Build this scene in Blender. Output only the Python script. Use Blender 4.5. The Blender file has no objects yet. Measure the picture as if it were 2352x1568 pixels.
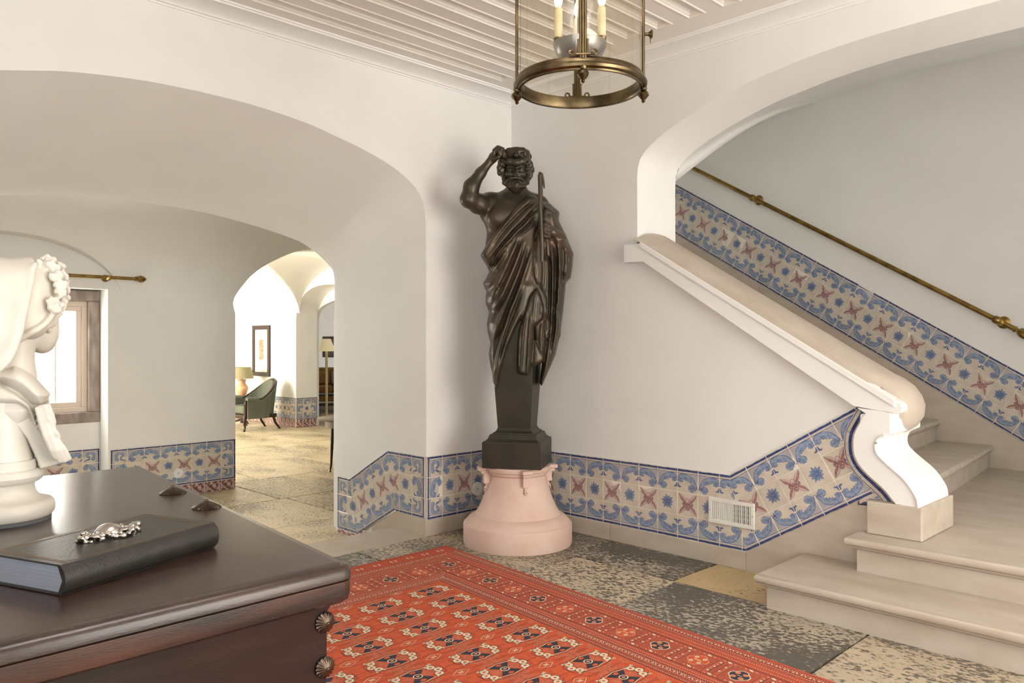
import bpy, bmesh, math, random
import numpy as np
from mathutils import Vector, Matrix
from mathutils.geometry import tessellate_polygon
random.seed(7)
np.random.seed(7)
SC = bpy.context.scene
COL = SC.collection
PI = math.pi

# ------------------------------------------------------------------ camera
YAW = math.radians(45.22)
CAMX, CAMY, CAMZ = 4.106, -4.068, 1.29
cam = bpy.data.objects.new('camera', bpy.data.cameras.new('camera'))
COL.objects.link(cam)
cam.location = (CAMX, CAMY, CAMZ)
cam.rotation_euler = (PI / 2, 0, YAW)
cam.data.sensor_width = 36.0
cam.data.lens = 1810.0 / 2352.0 * 36.0
cam.data.clip_start = 0.05
SC.camera = cam
SC.view_settings.view_transform = 'Standard'
SC.view_settings.look = 'None'
SC.view_settings.gamma = 1.0
SC.view_settings.use_curve_mapping = False
SC.view_settings.exposure = 0.66

# ------------------------------------------------------------------ world and lights
W = bpy.data.worlds.new('world')
SC.world = W
W.use_nodes = True
bg = W.node_tree.nodes['Background']
sky = W.node_tree.nodes.new('ShaderNodeTexSky')
sky.sky_type = 'HOSEK_WILKIE'
sky.turbidity = 6.0
sky.sun_direction = Vector((-0.55, -0.45, 0.7)).normalized()
mixw = W.node_tree.nodes.new('ShaderNodeMixRGB')
mixw.inputs['Fac'].default_value = 0.75
mixw.inputs['Color2'].default_value = (1.0, 0.98, 0.95, 1)
W.node_tree.links.new(sky.outputs['Color'], mixw.inputs['Color1'])
W.node_tree.links.new(mixw.outputs['Color'], bg.inputs['Color'])
bg.inputs['Strength'].default_value = 3.0


def area(name, loc, target, sx, sy, power, col):
    l = bpy.data.lights.new(name, 'AREA')
    l.shape = 'RECTANGLE'
    l.size, l.size_y = sx, sy
    l.energy = power
    l.color = col
    o = bpy.data.objects.new(name, l)
    COL.objects.link(o)
    o.location = loc
    d = Vector(target) - Vector(loc)
    o.rotation_euler = d.to_track_quat('-Z', 'Y').to_euler()
    return o


# area lamps added as daylight at assumed, unseen door openings (behind the camera)
area('assumed_east_door_light', (6.35, -1.5, 1.55), (0, -1.9, 1.9), 2.4, 2.5, 68, (1.0, 0.91, 0.79))
area('assumed_south_door_light', (5.3, -6.45, 1.35), (2.8, 0, 1.2), 1.9, 2.2, 9, (0.93, 0.97, 1.0))
# assumed, unseen spot lamp added beside the camera, bounced off the ceiling
fl_ = bpy.data.lights.new('assumed_bounce_lamp', 'SPOT')
fl_.energy = 1900
fl_.spot_size = math.radians(36)
fl_.spot_blend = 0.9
fl_.shadow_soft_size = 0.06
fl_.color = (0.97, 0.985, 1.0)
fo_ = bpy.data.objects.new('assumed_bounce_lamp', fl_)
COL.objects.link(fo_)
fo_.location = (4.35, -4.0, 1.75)
fo_.rotation_euler = (Vector((3.2, -3.0, 3.05)) - fo_.location).to_track_quat('-Z', 'Y').to_euler()
# daylight at the gallery window; added fill lamp inside the closed far room
area('daylight_gallery_window', (-3.72, -2.53, 1.12), (-1.7, -2.1, -0.1), 1.2, 0.95, 50, (1.0, 0.97, 0.92))
area('far_room_fill', (-8.6, -2.3, 1.4), (-8.6, 2.6, 1.0), 3.5, 1.7, 260, (1.0, 0.95, 0.82))
sun = bpy.data.objects.new('sun', bpy.data.lights.new('sun', 'SUN'))
COL.objects.link(sun)
sun.data.energy = 6.0
sun.data.angle = 0.01
sun.data.color = (1.0, 0.95, 0.85)
sun.rotation_euler = Vector((0.45, 0.62, -0.64)).to_track_quat('-Z', 'Y').to_euler()

# ------------------------------------------------------------------ materials
MATS = {}


def mat(name, c, rough=0.6, metal=0.0, c2=None, scale=8.0, detail=4.0, lo=0.35, hi=0.65, bump=0.0, bscale=40.0,
        stretch=None, spec=0.5, rnd=0.0, coat=0.0):
    """principled material, two colours mixed by object-space noise, optional bump and per-object value jitter"""
    m = bpy.data.materials.new(name)
    m.use_nodes = True
    nt = m.node_tree
    N = nt.nodes
    L = nt.links
    p = N['Principled BSDF']
    p.inputs['Roughness'].default_value = rough
    p.inputs['Metallic'].default_value = metal
    p.inputs['Specular IOR Level'].default_value = spec
    p.inputs['Coat Weight'].default_value = coat
    p.inputs['Coat Roughness'].default_value = 0.12
    p.inputs['Base Color'].default_value = (*c, 1)
    tc = N.new('ShaderNodeTexCoord')
    src = tc.outputs['Object']
    if stretch:
        mp = N.new('ShaderNodeMapping')
        mp.inputs['Scale'].default_value = stretch
        L.new(src, mp.inputs['Vector'])
        src = mp.outputs['Vector']
    out = None
    if c2 is not None:
        nz = N.new('ShaderNodeTexNoise')
        nz.inputs['Scale'].default_value = scale
        nz.inputs['Detail'].default_value = detail
        L.new(src, nz.inputs['Vector'])
        rp = N.new('ShaderNodeValToRGB')
        rp.color_ramp.elements[0].position = lo
        rp.color_ramp.elements[1].position = hi
        rp.color_ramp.elements[0].color = (*c, 1)
        rp.color_ramp.elements[1].color = (*c2, 1)
        L.new(nz.outputs['Fac'], rp.inputs['Fac'])
        out = rp.outputs['Color']
    if rnd > 0:
        oi = N.new('ShaderNodeObjectInfo')
        mr = N.new('ShaderNodeMapRange')
        mr.inputs['To Min'].default_value = 1 - rnd
        mr.inputs['To Max'].default_value = 1 + rnd
        L.new(oi.outputs['Random'], mr.inputs['Value'])
        hv = N.new('ShaderNodeHueSaturation')
        hv.inputs['Color'].default_value = (*c, 1)
        if out is not None:
            L.new(out, hv.inputs['Color'])
        L.new(mr.outputs['Result'], hv.inputs['Value'])
        out = hv.outputs['Color']
    if out is not None:
        L.new(out, p.inputs['Base Color'])
    if bump > 0:
        nb = N.new('ShaderNodeTexNoise')
        nb.inputs['Scale'].default_value = bscale
        nb.inputs['Detail'].default_value = 3
        L.new(src, nb.inputs['Vector'])
        bp = N.new('ShaderNodeBump')
        bp.inputs['Strength'].default_value = bump
        bp.inputs['Distance'].default_value = 0.01
        L.new(nb.outputs['Fac'], bp.inputs['Height'])
        L.new(bp.outputs['Normal'], p.inputs['Normal'])
    MATS[name] = m
    return m


def srgb(r, g, b):
    f = lambda v: (v / 255.0 / 12.92) if v / 255.0 <= 0.04045 else ((v / 255.0 + 0.055) / 1.055) ** 2.4
    return (f(r), f(g), f(b))


plaster = mat('plaster', (0.795, 0.79, 0.765), 0.9, c2=(0.825, 0.82, 0.795), scale=2.5, bump=0.04, bscale=60)
plaster_stair = plaster
ceil_paint = mat('ceiling_paint', (0.77, 0.735, 0.685), 0.55, c2=(0.80, 0.765, 0.715), scale=3)
white_paint = mat('white_paint', (0.84, 0.835, 0.82), 0.5, c2=(0.86, 0.855, 0.84), scale=3)
limestone = mat('limestone', srgb(196, 185, 171), 0.5, c2=srgb(177, 163, 146), scale=3.5, detail=8, lo=0.3, hi=0.75, bump=0.08, bscale=30,
                stretch=(1, 3, 3))
limestone_pale = mat('limestone_pale', srgb(190, 178, 164), 0.5, c2=srgb(178, 164, 147), scale=5, detail=6, bump=0.04, bscale=40)
pink_stone = mat('pink_limestone', srgb(216, 192, 178), 0.65, c2=srgb(206, 174, 158), scale=5, detail=8, lo=0.35, hi=0.75, bump=0.15, bscale=60)
bronze = mat('bronze', srgb(58, 58, 47), 0.36, 0.5, c2=srgb(88, 72, 59), scale=4, detail=6, lo=0.35, hi=0.7, bump=0.08, bscale=90)
bronze_plain = mat('bronze_plinth', srgb(50, 50, 41), 0.46, 0.35, c2=srgb(66, 57, 46), scale=5, detail=6, bump=0.06, bscale=90)
brass = mat('aged_brass', srgb(160, 132, 74), 0.32, 1.0, c2=srgb(122, 98, 54), scale=14, detail=5)
brass_dark = mat('dark_brass', srgb(122, 106, 78), 0.32, 1.0, c2=srgb(84, 72, 52), scale=16, detail=5)
marble = mat('white_marble', srgb(218, 213, 204), 0.38, c2=srgb(203, 196, 184), scale=6, detail=8, lo=0.4, hi=0.75, bump=0.03, bscale=120)
pad_felt = mat('grey_felt', srgb(90, 90, 92), 0.9)
wood_dark = mat('dark_rosewood', srgb(66, 49, 41), 0.27, c2=srgb(42, 31, 27), scale=5, detail=10, lo=0.3, hi=0.7, bump=0.06, bscale=60,
                stretch=(6, 1, 6), coat=0.12)
wood_front = mat('rosewood_front', srgb(46, 36, 33), 0.36, c2=srgb(30, 25, 24), scale=4, detail=10, lo=0.3, hi=0.7, bump=0.08, bscale=60,
                 stretch=(8, 1, 8), coat=0.15)
wood_red = mat('rosewood_rail', srgb(74, 45, 34), 0.34, c2=srgb(40, 31, 29), scale=3, detail=8, lo=0.35, hi=0.6, bump=0.08, bscale=60,
               stretch=(8, 1, 8), coat=0.2)
leather = mat('black_leather', srgb(38, 36, 34), 0.38, c2=srgb(46, 42, 38), scale=30, bump=0.12, bscale=160)
gilt = mat('gilt_line', srgb(120, 96, 58), 0.4, 0.6)
pages = mat('page_edges', srgb(132, 138, 152), 0.7, c2=srgb(150, 156, 170), scale=3, stretch=(2, 2, 160))
silver = mat('cast_silver', srgb(214, 208, 200), 0.24, 1.0, c2=srgb(176, 170, 164), scale=60)
stud_metal = mat('worn_iron_brass', srgb(112, 96, 84), 0.25, 0.95, c2=srgb(76, 64, 56), scale=40)
dark_metal = mat('dark_metal', srgb(40, 38, 36), 0.45, 0.6)
grey_tin = mat('grey_tin', srgb(150, 148, 148), 0.35, 0.8)
candle = mat('candle_sleeve', srgb(240, 224, 190), 0.6, c2=srgb(230, 208, 168), scale=20)
plastic = mat('white_plastic', srgb(226, 226, 224), 0.4)
vent_paint = mat('vent_paint', srgb(226, 224, 216), 0.45)
duct_shade = mat('painted_duct_shade', srgb(20, 18, 16), 0.9)
green_fabric = mat('green_fabric', srgb(86, 90, 78), 0.85, c2=srgb(104, 107, 93), scale=3, stretch=(60, 1, 1))
mahogany = mat('mahogany', srgb(58, 30, 22), 0.35, c2=srgb(40, 22, 18), scale=10)
shade_olive = mat('olive_shade', srgb(150, 142, 108), 0.8)
shade_cream = mat('cream_shade', srgb(226, 212, 170), 0.8)
peach = mat('peach_ceramic', srgb(224, 180, 140), 0.35, c2=srgb(208, 160, 120), scale=8)
pole_cream = mat('cream_pole', srgb(220, 200, 150), 0.5)
mustard = mat('mustard_fabric', srgb(150, 110, 58), 0.85, c2=srgb(132, 96, 50), scale=12)
cushion_blue = mat('blue_grey_fabric', srgb(120, 124, 122), 0.85, c2=srgb(140, 132, 116), scale=14)
black_wood = mat('black_wood', srgb(28, 24, 22), 0.4)
frame_wood = mat('frame_wood', srgb(54, 34, 26), 0.4)
mount_white = mat('picture_mount', srgb(244, 238, 224), 0.7)
art_paper = mat('art_paper', srgb(176, 156, 124), 0.7, c2=srgb(140, 116, 88), scale=26, lo=0.4, hi=0.6)
art_dark = mat('art_dark_paper', srgb(70, 64, 52), 0.7, c2=srgb(100, 90, 70), scale=6)
table_top = mat('walnut_top', srgb(106, 82, 58), 0.4, c2=srgb(84, 64, 44), scale=8, stretch=(1, 6, 1))
window_stone = mat('window_stone', srgb(168, 154, 144), 0.7, c2=srgb(130, 117, 108), scale=6, detail=7, stretch=(3, 3, 1))
window_wood = mat('window_wood', srgb(222, 206, 192), 0.6)
rug_red = mat('rug_red', srgb(208, 92, 50), 0.95, c2=srgb(192, 80, 44), scale=60, bump=0.25, bscale=400)
rug_edge = mat('rug_edge_red', srgb(194, 84, 52), 0.95, c2=srgb(172, 70, 46), scale=90, bump=0.3, bscale=400)
rug_border = mat('rug_border_red', srgb(152, 74, 56), 0.95, c2=srgb(190, 86, 58), scale=160, detail=3, lo=0.42, hi=0.58, bump=0.25, bscale=400)
rug_dusty = mat('rug_dusty_red', srgb(198, 104, 72), 0.95, c2=srgb(158, 82, 60), scale=150, detail=3, lo=0.5, hi=0.62, bump=0.25, bscale=400)
rug_maroon = mat('rug_maroon', srgb(122, 50, 42), 0.95)
rug_navy = mat('rug_navy', srgb(52, 46, 58), 0.95)
rug_cream = mat('rug_cream', srgb(226, 212, 184), 0.95, c2=srgb(212, 196, 168), scale=120)
rug_salmon = mat('rug_salmon', srgb(212, 138, 104), 0.95)
# glazed tiles: the paint colours vary like brush strokes
TK = dict(rough=0.16, bump=0.03, bscale=25)
t_cream = mat('tile_cream', srgb(208, 199, 185), c2=srgb(196, 184, 168), scale=14, detail=5, rnd=0.05, **TK)
t_navy = mat('tile_navy', srgb(46, 58, 104), c2=srgb(72, 88, 132), scale=40, detail=3, rnd=0.12, **TK)
t_line = mat('tile_line_blue', srgb(78, 94, 136), c2=srgb(96, 112, 150), scale=60, detail=2, rnd=0.08, **TK)
t_blue = mat('tile_blue', srgb(112, 130, 160), c2=srgb(148, 161, 182), scale=45, detail=3, rnd=0.08, **TK)
t_pale = mat('tile_pale_blue', srgb(156, 168, 186), c2=srgb(130, 146, 172), scale=40, detail=3, rnd=0.05, **TK)
t_hatch = mat('tile_hatch_blue', srgb(136, 148, 170), rnd=0.06, **TK)
t_purp = mat('tile_manganese', srgb(142, 104, 104), c2=srgb(172, 134, 130), scale=50, detail=3, rnd=0.08, **TK)
t_purpd = mat('tile_dark_manganese', srgb(116, 80, 88), c2=srgb(140, 104, 108), scale=50, rnd=0.08, **TK)
t_purpl = mat('tile_pale_manganese', srgb(204, 178, 172), c2=srgb(190, 160, 156), scale=40, rnd=0.05, **TK)
t_mott = mat('tile_purple_mottle', srgb(120, 70, 76), c2=srgb(196, 176, 164), scale=28, detail=6, lo=0.44, hi=0.56, rnd=0.08, **TK)


def stone_floor_mat(name, dark, light, lo, hi, scale=14.0, st=(0.8, 1.25, 1)):
    """mottled worn paving stone: a big cloud and a fine streaky noise decide where the pale crust shows"""
    m = bpy.data.materials.new(name)
    m.use_nodes = True
    nt = m.node_tree
    N, L = nt.nodes, nt.links
    p = N['Principled BSDF']
    p.inputs['Roughness'].default_value = 0.42
    tc = N.new('ShaderNodeTexCoord')
    oi = N.new('ShaderNodeObjectInfo')
    add = N.new('ShaderNodeVectorMath')
    sc_ = N.new('ShaderNodeVectorMath')
    sc_.operation = 'SCALE'
    sc_.inputs['Scale'].default_value = 37.0
    L.new(oi.outputs['Random'], sc_.inputs[0])
    L.new(tc.outputs['Object'], add.inputs[0])
    L.new(sc_.outputs['Vector'], add.inputs[1])
    mp = N.new('ShaderNodeMapping')
    mp.inputs['Scale'].default_value = st
    mp.inputs['Rotation'].default_value = (0, 0, -0.78)
    L.new(add.outputs['Vector'], mp.inputs['Vector'])
    n1 = N.new('ShaderNodeTexNoise')
    n1.inputs['Scale'].default_value = 2.2
    n1.inputs['Detail'].default_value = 3
    L.new(mp.outputs['Vector'], n1.inputs['Vector'])
    n2 = N.new('ShaderNodeTexNoise')
    n2.inputs['Scale'].default_value = scale * 3.4
    n2.inputs['Detail'].default_value = 6
    n2.inputs['Roughness'].default_value = 0.6
    L.new(mp.outputs['Vector'], n2.inputs['Vector'])
    mx = N.new('ShaderNodeMath')
    mx.operation = 'MULTIPLY_ADD'
    mx.inputs[1].default_value = 0.55
    L.new(n1.outputs['Fac'], mx.inputs[0])
    L.new(n2.outputs['Fac'], mx.inputs[2])
    rp = N.new('ShaderNodeValToRGB')
    rp.color_ramp.elements[0].position = lo
    rp.color_ramp.elements[0].color = (*dark, 1)
    rp.color_ramp.elements[1].position = hi
    rp.color_ramp.elements[1].color = (*light, 1)
    L.new(mx.outputs['Value'], rp.inputs['Fac'])
    n3 = N.new('ShaderNodeTexNoise')
    n3.inputs['Scale'].default_value = 5.0
    n3.inputs['Detail'].default_value = 4
    L.new(add.outputs['Vector'], n3.inputs['Vector'])
    hv = N.new('ShaderNodeHueSaturation')
    mr = N.new('ShaderNodeMapRange')
    mr.inputs['To Min'].default_value = 0.8
    mr.inputs['To Max'].default_value = 1.2
    L.new(n3.outputs['Fac'], mr.inputs['Value'])
    L.new(mr.outputs['Result'], hv.inputs['Value'])
    L.new(rp.outputs['Color'], hv.inputs['Color'])
    L.new(hv.outputs['Color'], p.inputs['Base Color'])
    bp = N.new('ShaderNodeBump')
    bp.inputs['Strength'].default_value = 0.35
    bp.inputs['Distance'].default_value = 0.006
    L.new(n2.outputs['Fac'], bp.inputs['Height'])
    L.new(bp.outputs['Normal'], p.inputs['Normal'])
    MATS[name] = m
    return m


slab_dark = stone_floor_mat('slab_dark', srgb(88, 83, 75), srgb(176, 164, 146), 0.79, 0.85)
slab_mid = stone_floor_mat('slab_mid', srgb(98, 92, 82), srgb(188, 172, 148), 0.75, 0.82)
slab_pale = stone_floor_mat('slab_pale', srgb(98, 92, 80), srgb(200, 184, 158), 0.70, 0.77)
slab_gold = stone_floor_mat('slab_gold', srgb(98, 90, 72), srgb(198, 174, 130), 0.58, 0.64)
slab_gallery = stone_floor_mat('slab_gallery', srgb(112, 102, 82), srgb(210, 192, 158), 0.62, 0.80)
grout = mat('white_grout', srgb(228, 220, 208), 0.85)
mortar = mat('mortar', srgb(176, 160, 136), 0.9, c2=srgb(150, 136, 114), scale=30)


def glass_mat(name, tint, rough=0.0, alpha_mix=None):
    m = bpy.data.materials.new(name)
    m.use_nodes = True
    N, L = m.node_tree.nodes, m.node_tree.links
    for n in list(N):
        N.remove(n)
    o = N.new('ShaderNodeOutputMaterial')
    tr = N.new('ShaderNodeBsdfTransparent')
    tr.inputs['Color'].default_value = (*tint, 1)
    gl = N.new('ShaderNodeBsdfGlossy')
    gl.inputs['Roughness'].default_value = rough
    lw = N.new('ShaderNodeLayerWeight')
    lw.inputs['Blend'].default_value = 0.5
    pw = N.new('ShaderNodeMath')
    pw.operation = 'POWER'
    pw.inputs[1].default_value = 4.0
    L.new(lw.outputs['Facing'], pw.inputs[0])
    fr = N.new('ShaderNodeMath')
    fr.operation = 'MULTIPLY_ADD'
    fr.inputs[1].default_value = 0.45
    fr.inputs[2].default_value = 0.09
    L.new(pw.outputs['Value'], fr.inputs[0])
    mx = N.new('ShaderNodeMixShader')
    L.new(fr.outputs['Value'], mx.inputs['Fac'])
    L.new(tr.outputs['BSDF'], mx.inputs[1])
    L.new(gl.outputs['BSDF'], mx.inputs[2])
    L.new(mx.outputs['Shader'], o.inputs['Surface'])
    MATS[name] = m
    return m


lantern_glass = glass_mat('lantern_glass', (0.95, 0.93, 0.87), 0.02)
window_glass = glass_mat('window_glass', (0.97, 0.98, 0.98), 0.02)


# ------------------------------------------------------------------ mesh helpers
def link(name, me, m=None, parent=None, smooth=False, **props):
    o = bpy.data.objects.new(name, me)
    COL.objects.link(o)
    if m is not None and len(me.materials) == 0:
        me.materials.append(m)
    if parent is not None:
        o.parent = parent
    if smooth:
        me.polygons.foreach_set('use_smooth', [True] * len(me.polygons))
    for k, v in props.items():
        o[k] = v
    return o


def from_bm(name, bm, m=None, parent=None, smooth=False, angle=None, **props):
    me = bpy.data.meshes.new(name)
    bmesh.ops.recalc_face_normals(bm, faces=bm.faces)
    bm.to_mesh(me)
    bm.free()
    if angle is not None:
        me.polygons.foreach_set('use_smooth', [True] * len(me.polygons))
        me.set_sharp_from_angle(angle=math.radians(angle))
        smooth = False
    return link(name, me, m, parent, smooth, **props)


def pyd(name, verts, faces, m=None, parent=None, smooth=False, angle=None, **props):
    me = bpy.data.meshes.new(name)
    me.from_pydata([tuple(v) for v in verts], [], [tuple(f) for f in faces])
    me.update()
    if angle is not None:
        me.polygons.foreach_set('use_smooth', [True] * len(me.polygons))
        me.set_sharp_from_angle(angle=math.radians(angle))
    return link(name, me, m, parent, smooth, **props)


def thing(name, label, cat, loc=(0, 0, 0), rz=0.0, group=None):
    o = bpy.data.objects.new(name, None)
    COL.objects.link(o)
    o.location = loc
    o.rotation_euler = (0, 0, rz)
    o.empty_display_size = 0.1
    o['label'] = label
    o['category'] = cat
    if group:
        o['group'] = group
    return o


def struct(o):
    o['kind'] = 'structure'
    return o


def holder(name, loc=(0, 0, 0)):
    """an Empty of the setting that parents its pieces"""
    o = bpy.data.objects.new(name, None)
    COL.objects.link(o)
    o.location = loc
    o['kind'] = 'structure'
    return o


def bm_box(bm, x0, x1, y0, y1, z0, z1, bevel=0.0, seg=2):
    r = bmesh.ops.create_cube(bm, size=1)
    vs = r['verts']
    for v in vs:
        v.co = Vector((x0 + (v.co.x + 0.5) * (x1 - x0), y0 + (v.co.y + 0.5) * (y1 - y0), z0 + (v.co.z + 0.5) * (z1 - z0)))
    if bevel > 0:
        es = list({e for v in vs for e in v.link_edges})
        bmesh.ops.bevel(bm, geom=es, offset=bevel, segments=seg, affect='EDGES', profile=0.5)
    return bm


def box(name, x0, x1, y0, y1, z0, z1, m, parent=None, bevel=0.0, seg=2, **props):
    bm = bm_box(bmesh.new(), x0, x1, y0, y1, z0, z1, bevel, seg)
    return from_bm(name, bm, m, parent, **props)


def lathe(name, prof, m, parent=None, n=48, loc=(0, 0, 0), angle=40, cap=True, ribs=0, ribamp=0.0, **props):
    """prof: list of (radius, z)"""
    vs, fs = [], []
    k = len(prof)
    for i in range(n):
        a = 2 * PI * i / n
        rm = 1.0 + (ribamp * abs(math.cos(a * ribs / 2)) if ribs else 0)
        for r, z in prof:
            vs.append((loc[0] + r * rm * math.cos(a), loc[1] + r * rm * math.sin(a), loc[2] + z))
    for i in range(n):
        j = (i + 1) % n
        for q in range(k - 1):
            fs.append((i * k + q, j * k + q, j * k + q + 1, i * k + q + 1))
    if cap:
        if prof[0][0] > 1e-6:
            fs.append([i * k for i in range(n)][::-1])
        if prof[-1][0] > 1e-6:
            fs.append([i * k + k - 1 for i in range(n)])
    me = bpy.data.meshes.new(name)
    me.from_pydata(vs, [], fs)
    bm = bmesh.new()
    bm.from_mesh(me)
    bmesh.ops.remove_doubles(bm, verts=bm.verts, dist=1e-6)
    bpy.data.meshes.remove(me)
    return from_bm(name, bm, m, parent, angle=angle, **props)


def sweep(pts, radii, n=10, up=Vector((0, 0, 1)), flat=1.0, closed=False):
    """tube along pts; returns verts, faces"""
    pts = [Vector(p) for p in pts]
    if not hasattr(radii, '__len__'):
        radii = [radii] * len(pts)
    vs, fs = [], []
    N = len(pts)
    for i, p in enumerate(pts):
        if closed:
            t = pts[(i + 1) % N] - pts[i - 1]
        else:
            t = pts[min(i + 1, N - 1)] - pts[max(i - 1, 0)]
        t.normalize()
        u = up if abs(t.dot(up)) < 0.95 else Vector((1, 0, 0))
        a = t.cross(u).normalized()
        b = a.cross(t).normalized()
        for k in range(n):
            w = 2 * PI * k / n
            vs.append(p + a * (radii[i] * math.cos(w)) + b * (radii[i] * flat * math.sin(w)))
    for i in range(N if closed else N - 1):
        j = (i + 1) % N
        for k in range(n):
            l = (k + 1) % n
            fs.append((i * n + k, i * n + l, j * n + l, j * n + k))
    if not closed:
        fs.append([k for k in range(n)][::-1])
        fs.append([(N - 1) * n + k for k in range(n)])
    return vs, fs


def tube(name, pts, radii, m, parent=None, n=10, flat=1.0, closed=False, angle=50, **props):
    vs, fs = sweep(pts, radii, n, flat=flat, closed=closed)
    return pyd(name, vs, fs, m, parent, angle=angle, **props)


def catmull(pts, per=6):
    P = [np.array(p, float) for p in pts]
    P = [2 * P[0] - P[1]] + P + [2 * P[-1] - P[-2]]
    out = []
    for i in range(1, len(P) - 2):
        for k in range(per):
            t = k / per
            a, b, c, d = P[i - 1], P[i], P[i + 1], P[i + 2]
            out.append(0.5 * ((2 * b) + (c - a) * t + (2 * a - 5 * b + 4 * c - d) * t * t + (3 * b - a - 3 * c + d) * t ** 3))
    out.append(P[-2])
    return [tuple(p) for p in out]


def resample(pts, n):
    P = np.array(pts, float)
    s = np.concatenate([[0], np.cumsum(np.linalg.norm(np.diff(P, axis=0), axis=1))])
    t = np.linspace(0, s[-1], n)
    return [tuple(np.interp(x, s, P[:, k]) for k in range(P.shape[1])) for x in t]


def extrude_loop(name, loop, to3, a, b, m, parent=None, angle=None, **props):
    """loop of 2-D points, to3(p, depth) -> xyz; closed prism between depth a and b"""
    n = len(loop)
    vs = [to3(p, a) for p in loop] + [to3(p, b) for p in loop]
    fs = [list(range(n)), list(range(2 * n - 1, n - 1, -1))]
    for i in range(n):
        j = (i + 1) % n
        fs.append((i, i + n, j + n, j))
    bm = bmesh.new()
    V = [bm.verts.new(v) for v in vs]
    tri = tessellate_polygon([[Vector((p[0], p[1], 0)) for p in loop]])
    for t in tri:
        bm.faces.new([V[i] for i in t])
        bm.faces.new([V[i + n] for i in t][::-1])
    for f in fs[2:]:
        bm.faces.new([V[i] for i in f])
    return from_bm(name, bm, m, parent, angle=angle, **props)
# ================================================================== SETTING
def half_to_arch(half, apex, n=34):
    """right half (apex -> springing) measured; mirror about the apex; returns left springing -> apex -> right springing"""
    h = resample(catmull(half, 5), n)
    left = [(2 * apex - y, z) for y, z in h][::-1]
    return left[:-1] + h


A_OUT = half_to_arch([(-2.3, 2.607), (-2.0, 2.598), (-1.69, 2.565), (-1.495, 2.525), (-1.27, 2.472), (-1.07, 2.406), (-0.935, 2.334),
                      (-0.858, 2.274), (-0.823, 2.22), (-0.808, 2.165), (-0.801, 2.10), (-0.797, 2.0), (-0.795, 1.85)], -2.3)
A_IN = half_to_arch([(-2.2, 2.228), (-2.0, 2.224), (-1.737, 2.2), (-1.423, 2.145), (-1.152, 2.063), (-0.95, 1.965), (-0.862, 1.875),
                     (-0.816, 1.785), (-0.800, 1.70), (-0.797, 1.6), (-0.795, 1.4)], -2.2)
A_R3 = half_to_arch([(-2.2, 2.198), (-1.95, 2.196), (-1.646, 2.17), (-1.32, 2.118), (-1.04, 2.055), (-0.865, 1.99), (-0.757, 1.905),
                     (-0.712, 1.822), (-0.705, 1.74), (-0.705, 1.6), (-0.712, 1.4)], -2.2)
GZ = -0.15          # floor level of the rooms beyond the arch
ZTOP = 3.30
# ---- left wall with its deep arch
rings = [(0.0, A_OUT), (-1.057, A_IN), (-1.257, A_R3)]
vs, fs = [], []
nA = len(A_OUT)
for x, arch in rings:
    row = [(arch[0][0], GZ)] + arch + [(arch[-1][0], GZ)]
    vs += [(x, y, z) for y, z in row]
M_ = nA + 2
for k in range(2):
    for i in range(M_ - 1):
        fs.append((k * M_ + i, k * M_ + i + 1, (k + 1) * M_ + i + 1, (k + 1) * M_ + i))
soff = len(fs)


def face_with_arch(x, arch, flip):
    base = len(vs)
    lo = [(y, ZTOP) for y in np.linspace(-7.0, 0.0 if x == 0 else 2.9, 2)]
    y1 = 0.0 if x == 0 else 2.9
    loop = [(-7.0, GZ), (arch[0][0], GZ)] + arch + [(arch[-1][0], GZ), (y1, GZ), (y1, ZTOP), (-7.0, ZTOP)]
    return [(x, y, z) for y, z in loop]


wl = bmesh.new()
V = [wl.verts.new(v) for v in vs]
for f in fs:
    wl.faces.new([V[i] for i in f])
for x, arch, fl in ((0.0, A_OUT, 0), (-1.257, A_R3, 1)):
    lp_ = face_with_arch(x, arch, fl)
    W_ = [wl.verts.new(v) for v in lp_]
    for t_ in tessellate_polygon([[Vector((v[1], v[2], 0)) for v in lp_]]):
        wl.faces.new([W_[i] for i in t_])
wall_left = struct(from_bm('wall_left', wl, plaster, angle=35))

# ---- right wall with the stair arch and the sloping parapet
B_H = [(2.95, 2.829), (2.77, 2.828), (2.522, 2.822), (2.231, 2.800), (2.054, 2.774), (1.814, 2.732), (1.56, 2.657), (1.44, 2.614), (1.314, 2.56),
       (1.217, 2.502), (1.168, 2.46), (1.143, 2.42), (1.132, 2.37), (1.129, 2.28), (1.13, 2.1)]
B_OUT = resample(catmull(B_H, 5), 40)
B_OUT = [(2 * 2.95 - x, z) for x, z in B_OUT][:-1] + B_OUT[::-1]     # right springing ... apex ... (re-ordered below)
half = resample(catmull(B_H, 5), 40)
B_OUT = [(5.9 - x, z) for x, z in half][::-1][:-1] + half            # right springing -> apex -> left springing
loopR = [(0, 0), (2.50, 0), (2.50, 0.62), (2.55, 0.62), (2.55, 0.995), (1.131, 1.872)] + B_OUT[::-1] + [(4.77, 0), (7.0, 0), (7.0, ZTOP), (0, ZTOP)]
wall_right = struct(extrude_loop('wall_right', loopR, lambda p, d: (p[0], d, p[1]), 0.0, 0.426, plaster, angle=30))

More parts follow.
